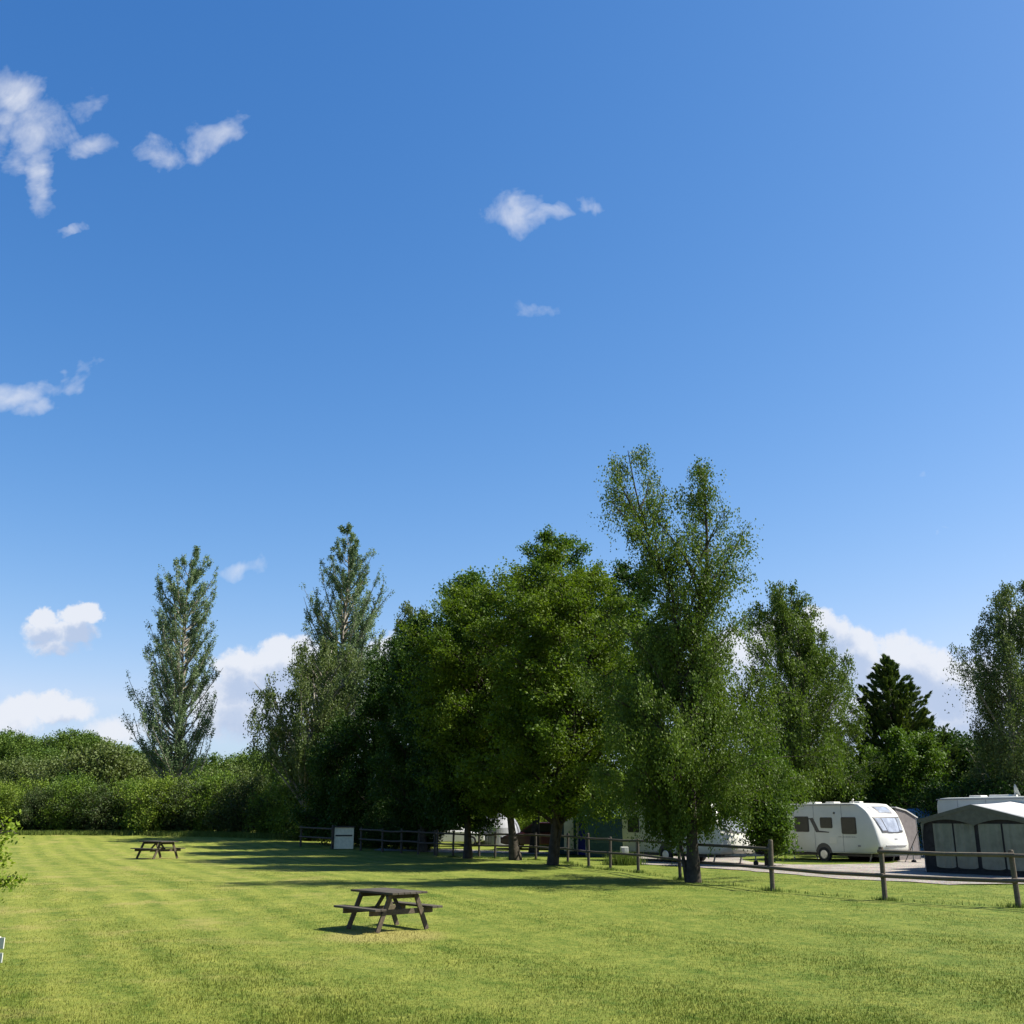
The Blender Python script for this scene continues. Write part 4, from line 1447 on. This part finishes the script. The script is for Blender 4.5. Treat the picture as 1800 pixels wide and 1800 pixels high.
# second caravan half hidden by the tall birch
c2n = Vector((gX(1306, 47.3), 47.3, 0))
c2 = c2n - hd * 3.15
c2.z = H(c2.x, c2.y)
caravan(c2, HZ, 6.3, 'white caravan half hidden behind hanging birch foliage, black cover on its hitch', cover=True, stripe=False, windows=[(-2.7, -2.0, 1.3, 1.95), (-1.0, -.2, 1.4, 1.9), (1.0, 1.8, 1.25, 1.95)])

# third caravan, behind the big awning
A0 = Vector((gX(1629, 40.2), 40.2, 0))
nrm = sdv_                      # outward (towards camera-left)
W3 = 4.15
D3 = 2.7
rear = A0 - nrm * D3 - hd * 1.0  # rear corner of the visible side
L3 = 6.6
c3 = rear + hd * (L3 / 2) - nrm * 1.15
c3.z = H(c3.x, c3.y)
caravan(c3, HZ, L3, 'cream-white caravan whose roof shows above the large grey awning at the right edge', W=2.3, top=2.66, stripe=False, windows=[],
        vents=[(-2.3, .2, .5, .5), (-1.0, -.3, .9, .5), (.2, -.2, .5, .5), (1.1, .1, .8, .4), (1.8, -.4, .4, .4)])
# satellite dish on its roof
p = c3 + Vector((0, 0, 2.62))
p = p + hd * (-.45) + nrm * .45
o = empty('satellite_dish', p, 0, 'small white folded satellite dish on the roof of the caravan at the right edge', 'satellite dish')
MB().tube([(0, 0, 0.03), (0, 0, .22)], .03, 8).build('mast', M['dirtywhite'], o)
MB().tube([(-.02, 0, .24), (.03, -.02, .26), (.09, -.04, .28)], [.03, .17, .25], 16).build('dish', M['white'], o)

# the large awning
def big_awning():
    mid = A0 + hd * (W3 / 2)
    loc = Vector((mid.x, mid.y, H(mid.x, mid.y) - .02))
    root = empty('caravan_awning', loc, HZ, 'large grey awning with curtained windows and scalloped valance at the right edge', 'awning', 'awnings on the pitches')
    # local: x along the front, y=0 front, +y towards the caravan
    w2 = W3 / 2
    eave, apex = 1.86, 2.36
    def rf(x, y):
        """roof height"""
        g = 1 - min(1, abs(x) / w2) ** 1.03
        return eave + (apex - eave) * g * (1 - 0.35 * y / D3) + (0.30) * y / D3
    b = MB()
    nx_, ny_ = 20, 6
    for j in range(ny_ + 1):
        for i_ in range(nx_ + 1):
            x = -w2 - .08 + (W3 + .16) * i_ / nx_
            y = -.12 + (D3 + .10) * j / ny_
            b.v.append((x, y, rf(x, max(y, 0)) + .03 - .02 * math.sin(math.pi * j / ny_)))
    for j in range(ny_):
        for i_ in range(nx_):
            a_ = j * (nx_ + 1) + i_
            b.f.append((a_, a_ + 1, a_ + nx_ + 2, a_ + nx_ + 1))
    r_ = b.build('roof', M['awn_roof'], root, smooth=True)
    s_ = r_.modifiers.new('thickness', 'SOLIDIFY')
    s_.thickness = .03
    # dark roof edge band
    b = MB()
    for i_ in range(nx_):
        x0 = -w2 - .08 + (W3 + .16) * i_ / nx_
        x1 = -w2 - .08 + (W3 + .16) * (i_ + 1) / nx_
        for (a_, c_, dz0, dz1) in ((x0, x1, -.10, .035),):
            b.quad((a_, -.135, rf(a_, 0) + dz0), (c_, -.135, rf(c_, 0) + dz0), (c_, -.135, rf(c_, 0) + dz1), (a_, -.135, rf(a_, 0) + dz1))
    e_ = b.build('roof_edge', M['awn_grey'], root)
    s_ = e_.modifiers.new('thickness', 'SOLIDIFY')
    s_.thickness = .02
    # valance: grey-green panel with two scallops
    b = MB()
    N_ = 40
    for i_ in range(N_ + 1):
        x = -w2 + .05 + (W3 - .1) * i_ / N_
        u = (x + w2) / W3 * 2
        f_ = u % 1.0
        lo = 1.66 + .22 * math.sin(math.pi * f_) ** .8
        if i_ in (0, N_):
            lo = 1.2
        b.v.append((x, -.115, min(lo, rf(x, 0) - .05)))
        b.v.append((x, -.115, rf(x, 0) - .015))
    for i_ in range(N_):
        b.f.append((2 * i_, 2 * i_ + 2, 2 * i_ + 3, 2 * i_ + 1))
    v_ = b.build('valance', M['awn_grey'], root)
    s_ = v_.modifiers.new('thickness', 'SOLIDIFY')
    s_.thickness = .012
    # charcoal walls
    b = MB()
    pts_t = [(-w2 + W3 * i_ / 16, rf(-w2 + W3 * i_ / 16, 0)) for i_ in range(17)]
    b.v += [(x, 0, 0) for x, z in pts_t] + [(x, 0, z) for x, z in pts_t]
    for i_ in range(16):
        b.f.append((i_, i_ + 1, i_ + 18, i_ + 17))
    for sx in (-w2, w2):
        bb = len(b.v)
        b.v += [(sx, 0, 0), (sx, D3, 0), (sx, D3, rf(sx, D3)), (sx, 0, rf(sx, 0))]
        b.f.append((bb, bb + 1, bb + 2, bb + 3))
    w_ = b.build('wall', M['awn_dark'], root)
    s_ = w_.modifiers.new('thickness', 'SOLIDIFY')
    s_.thickness = .02
    # curtained windows
    for (x0, x1) in ((-1.62, -.86), (-.80, -.03), (.12, .95), (1.02, 1.80)):
        b = MB()
        for i_ in range(9):
            x = x0 + (x1 - x0) * i_ / 8
            b.v.append((x, -.028 - .012 * math.sin(i_ * 1.9), .22 + .05 * ((i_ - 4) / 4) ** 4))
            b.v.append((x, -.028 - .012 * math.sin(i_ * 1.9), 1.74))
        for i_ in range(8):
            b.f.append((2 * i_, 2 * i_ + 2, 2 * i_ + 3, 2 * i_ + 1))
        wn = b.build('window_panel', M['awn_window'], root)
        s_ = wn.modifiers.new('thickness', 'SOLIDIFY')
        s_.thickness = .012
    for x in (-w2 + .02, w2 - .02):
        MB().tube([(x, -.06, 0), (x, -.06, 1.7), (x + (.12 if x < 0 else -.12), -.07, 1.92)], .022, 8).build('pole', M['steel'], root)
    MB().box(-w2, w2, -.05, -.03, .0, .13).build('ground_skirt', M['rubber'], root)


big_awning()

# blue tent between the caravans
p = Vector((gX(1640, 58), 58, 0))
p.z = H(p.x, p.y)
root = empty('tunnel_tent', p, HZ, 'mid-blue tent top between the taupe awning and the large grey awning', 'tent', 'tents on the pitches')
b = MB()
N_ = 14
for y in (-1.6, -1.3, 0, 1.3, 1.6):
    s = 1.0 if abs(y) < 1.5 else .93
    for i_ in range(N_ + 1):
        a_ = math.pi * i_ / N_
        b.v.append((1.7 * s * math.cos(a_), y, 2.35 * s * math.sin(a_) ** .75))
for j in range(4):
    for i_ in range(N_):
        a_ = j * (N_ + 1) + i_
        b.f.append((a_, a_ + 1, a_ + N_ + 2, a_ + N_ + 1))
b.f.append(tuple(range(N_ + 1))[::-1])
b.f.append(tuple(range(4 * (N_ + 1), 5 * (N_ + 1))))
b.build('canopy', M['blue2'], root, smooth=False)
for y in (-1.3, 0, 1.3):
    MB().tube([(1.72 * math.cos(math.pi * i_ / 16), y, 2.37 * max(0, math.sin(math.pi * i_ / 16)) ** .75) for i_ in range(17)], .02, 6).build('hoop_pole', M['trim_dark'], root)


def dome_tent(px, Y, rz, rx, ry, h_, m1, m2, label):
    p = Vector((gX(px, Y), Y, 0))
    p.z = H(p.x, p.y)
    root = empty('dome_tent', p, rz, label, 'tent', 'tents on the pitches')
    nA, nB = 20, 8
    for part, mt, rot in (('canopy', m1, 0),):
        b = MB()
        for j in range(nB + 1):
            e = (math.pi / 2) * j / nB
            for i_ in range(nA):
                a_ = 2 * math.pi * i_ / nA
                b.v.append((rx * math.cos(a_) * math.cos(e) ** .7, ry * math.sin(a_) * math.cos(e) ** .7, h_ * math.sin(e)))
        for j in range(nB):
            for i_ in range(nA):
                a_ = j * nA + i_
                c_ = j * nA + (i_ + 1) % nA
                b.f.append((a_, c_, c_ + nA, a_ + nA))
        b.build(part, mt, root)
    for s in (-1, 1):
        pts = []
        for i_ in range(17):
            t = math.pi * i_ / 16
            pts.append((1.01 * rx * math.cos(t) * .71, s * 1.01 * ry * math.cos(t) * .71, h_ * 1.01 * math.sin(t) ** .8))
        MB().tube(pts, .022, 6).build('hoop_pole', M['trim_grey'], root)
    # light porch band and door
    b = MB()
    for i_ in range(13):
        a_ = R(-125 + 70 * i_ / 12)
        for e in (0.02, .55, .95):
            cc = math.cos(e) ** .7
            b.v.append((1.03 * rx * math.cos(a_) * cc, 1.03 * ry * math.sin(a_) * cc, 1.02 * h_ * math.sin(e)))
    for i_ in range(12):
        for j in range(2):
            a_ = i_ * 3 + j
            b.f.append((a_, a_ + 3, a_ + 4, a_ + 1))
    d_ = b.build('door_panel', m2, root)
    s_ = d_.modifiers.new('thickness', 'SOLIDIFY')
    s_.thickness = .015
    return root


dome_tent(876, 67, R(20), 1.45, 1.4, 1.9, M['tentgrey'], M['tentlight'], 'grey and white dome tent seen between the trunks left of the maples')


def frame_tent(px, Y, rz, wd, dp, eave, apex, wall, roof, door, label, name='frame_tent'):
    p = Vector((gX(px, Y), Y, 0))
    p.z = H(p.x, p.y)
    root = empty(name, p, rz, label, 'tent', 'tents on the pitches')
    w2, d2 = wd / 2, dp / 2
    b = MB()
    b.prism([(-w2, 0), (w2, 0), (w2 - .05, eave), (0, apex), (-w2 + .05, eave)], -d2, d2)
    b.build('wall', wall, root)
    b = MB()
    for s in (-1, 1):
        b.quad((s * (w2 + .12), -d2 - .15, eave - .10), (s * (w2 + .12), d2 + .15, eave - .10), (0, d2 + .15, apex + .05), (0, -d2 - .15, apex + .05))
    r_ = b.build('roof', roof, root)
    s_ = r_.modifiers.new('thickness', 'SOLIDIFY')
    s_.thickness = .04
    for (x0, x1) in ((-w2 * .6, -w2 * .08), (w2 * .08, w2 * .6)):
        MB().box(x0, x1, -d2 - .03, -d2 - .005, .15, eave - .1).build('door_panel', door, root)
    for sx in (-1, 1):
        MB().tube([(sx * w2, -d2 - .05, 0), (sx * w2, -d2 - .05, eave)], .025, 6).build('pole', M['steel'], root)
    return root


frame_tent(1013, 59, R(-6), 1.9, 2.4, 1.95, 2.55, M['teal'], M['teal'], M['cream'], 'teal gabled tent with cream door panels behind the dark fence')
frame_tent(1046, 58, R(-15), 1.4, 2.0, 1.7, 2.1, M['blue'], M['teal'], M['blue'], 'deep blue tent porch wedged between the teal tents')
box_awning('caravan_awning', Vector((gX(1085, 56), 56, H(gX(1085, 56), 56))), R(-8), -1.5, 1.2, 1.4, -1.0, 2.25, 1.9, M['teal'], M['teal'], 'dull teal awning in the shade behind the fence, left of the birch trunk', win=[(-1.3, -.2, .7, 1.8), (.1, 1.2, .7, 1.8)], group='awnings on the pitches')


def car(px, Y, rz, paint, label, L=4.2):
    p = Vector((gX(px, Y), Y, 0))
    p.z = H(p.x, p.y)
    root = empty('parked_car', p, rz, label, 'car', 'cars parked on the pitches')
    h = L / 2
    body = [(-h, .35), (-h - .02, .75), (-h + .08, .92), (h - 1.1, .90), (h - .25, .74), (h, .60), (h, .32), (h - .3, .25), (-h + .3, .25)]
    MB().prism(body[::-1], -.86, .86).build('body', paint, root, bevel=.05)
    cab = [(-h + .12, .90), (-h + .45, 1.38), (-h + .8, 1.47), (h - 1.9, 1.46), (h - 1.05, .90)]
    MB().prism(cab[::-1], -.74, .74).build('cabin', paint, root, bevel=.05)
    gl = [(-h + .32, .93), (-h + .56, 1.33), (-h + .85, 1.40), (h - 1.95, 1.39), (h - 1.25, .93)]
    MB().prism(gl[::-1], -.752, .752).build('side_window', M['glass_dark'], root)
    MB().bar((h - 1.83, 0, 1.42), (h - 1.10, 0, .95), 1.36, .02).build('windscreen', M['glass_dark'], root)
    for x in (-h + .8, h - .8):
        for s in (-1, 1):
            wheel(root, (x, s * .78, .31), .31, .2, s)
    for s in (-1, 1):
        MB().box(h - .10, h + .015, s * .65 - .15, s * .65 + .15, .55, .68).build('headlight', M['glass_light'], root, bevel=.02)
        MB().box(-h - .03, -h + .08, s * .70 - .1, s * .70 + .1, .65, .85).build('tail_lamp', M['lamp_red'], root, bevel=.02)
    return root


car(786, 66, R(8), M['carwhite'], 'white car glimpsed left of the slim trunk, beyond the fence', 4.3)
car(948, 63, R(170), M['carred'], 'dark red car in the shade between the two maple trunks')
car(985, 66, R(100), M['carteal'], 'pale green car parked just right of the light-flecked trunk')

# white hook-up post with weeds
p = gp(1098, 1520)
root = empty('hookup_post', p, R(10), 'small white electric hook-up post in weeds beside the dark fence', 'hook-up post')
MB().box(-.05, .05, -.04, .04, 0, .42).build('stem', M['white'], root)
MB().box(-.16, .16, -.09, .09, .42, .72).build('box', M['white'], root, bevel=.02)
MB().box(-.15, -.01, -.115, -.0905, .45, .69).build('cover', M['trim_grey'], root)


def weeds(n):
    return p.x + rng.normal(0, .35, n), p.y + rng.normal(-.2, .22, n)


blades('tall_weeds', 900, weeds, .2, .62, .035, M['longgrass'], 'tall pale grass stalks around the hook-up post', cat='weeds', lean=.5)


def fence_weeds(n):
    k = rng.integers(0, len(FP) - 1, n)
    t = rng.random(n)
    t = np.where(rng.random(n) < .6, rng.normal(0, .04, n), t)
    P_ = np.array(FP)
    q_ = P_[k] * (1 - t)[:, None] + P_[k + 1] * t[:, None]
    return q_[:, 0] + rng.normal(0, .10, n), q_[:, 1] + rng.normal(0, .10, n)


blades('fence_grass', 5000, fence_weeds, .04, .14, .02, M['longgrass'], 'longer grass missed by the mower along the fence', lean=.5)

# white slatted panel just entering at the left edge
p = Vector((gX(5, 17.5), 17.5, 0))
p.z = H(p.x, p.y)
root = empty('white_rail', p, 0, 'low white two-slat rail just showing at the left edge of the lawn', 'low rail')
for x in (-1.1, -.12):
    MB().box(x - .03, x + .03, -.03, .03, 0, .39).build('post', M['white'], root)
MB().box(-1.2, 0, -.055, -.031, .02, .16).build('slat', M['white'], root)
MB().box(-1.2, 0, -.055, -.031, .22, .38).build('slat', M['white'], root)

# labels that count along each row from the left
for g_, f_ in {
    'hawthorn shrubs of the field hedge': '%s shrub from the left in the low hedge behind the lawn',
    'shrubs of the thicket behind the hedge': '%s shrub from the left in the taller thicket just behind the hedge',
    'pale willows behind the hedge': '%s from the left of the pale olive rounded willows behind the hedge',
    'trees of the distant wood': '%s from the left of the dark rounded trees of the distant wood',
    'boundary trees behind the campsite': '%s dense tree from the left in the row behind the campsite',
    'sunlit shrubs behind the tents': '%s from the left of the sunlit yellow-green shrubs behind the tents',
    'dark shrubs behind the caravans': '%s from the left of the dark shrubs behind the caravans',
    'undergrowth along the fence': '%s from the left of the shaded shrubs behind the dark fence',
}.items():
    relabel(ROW[g_], f_)
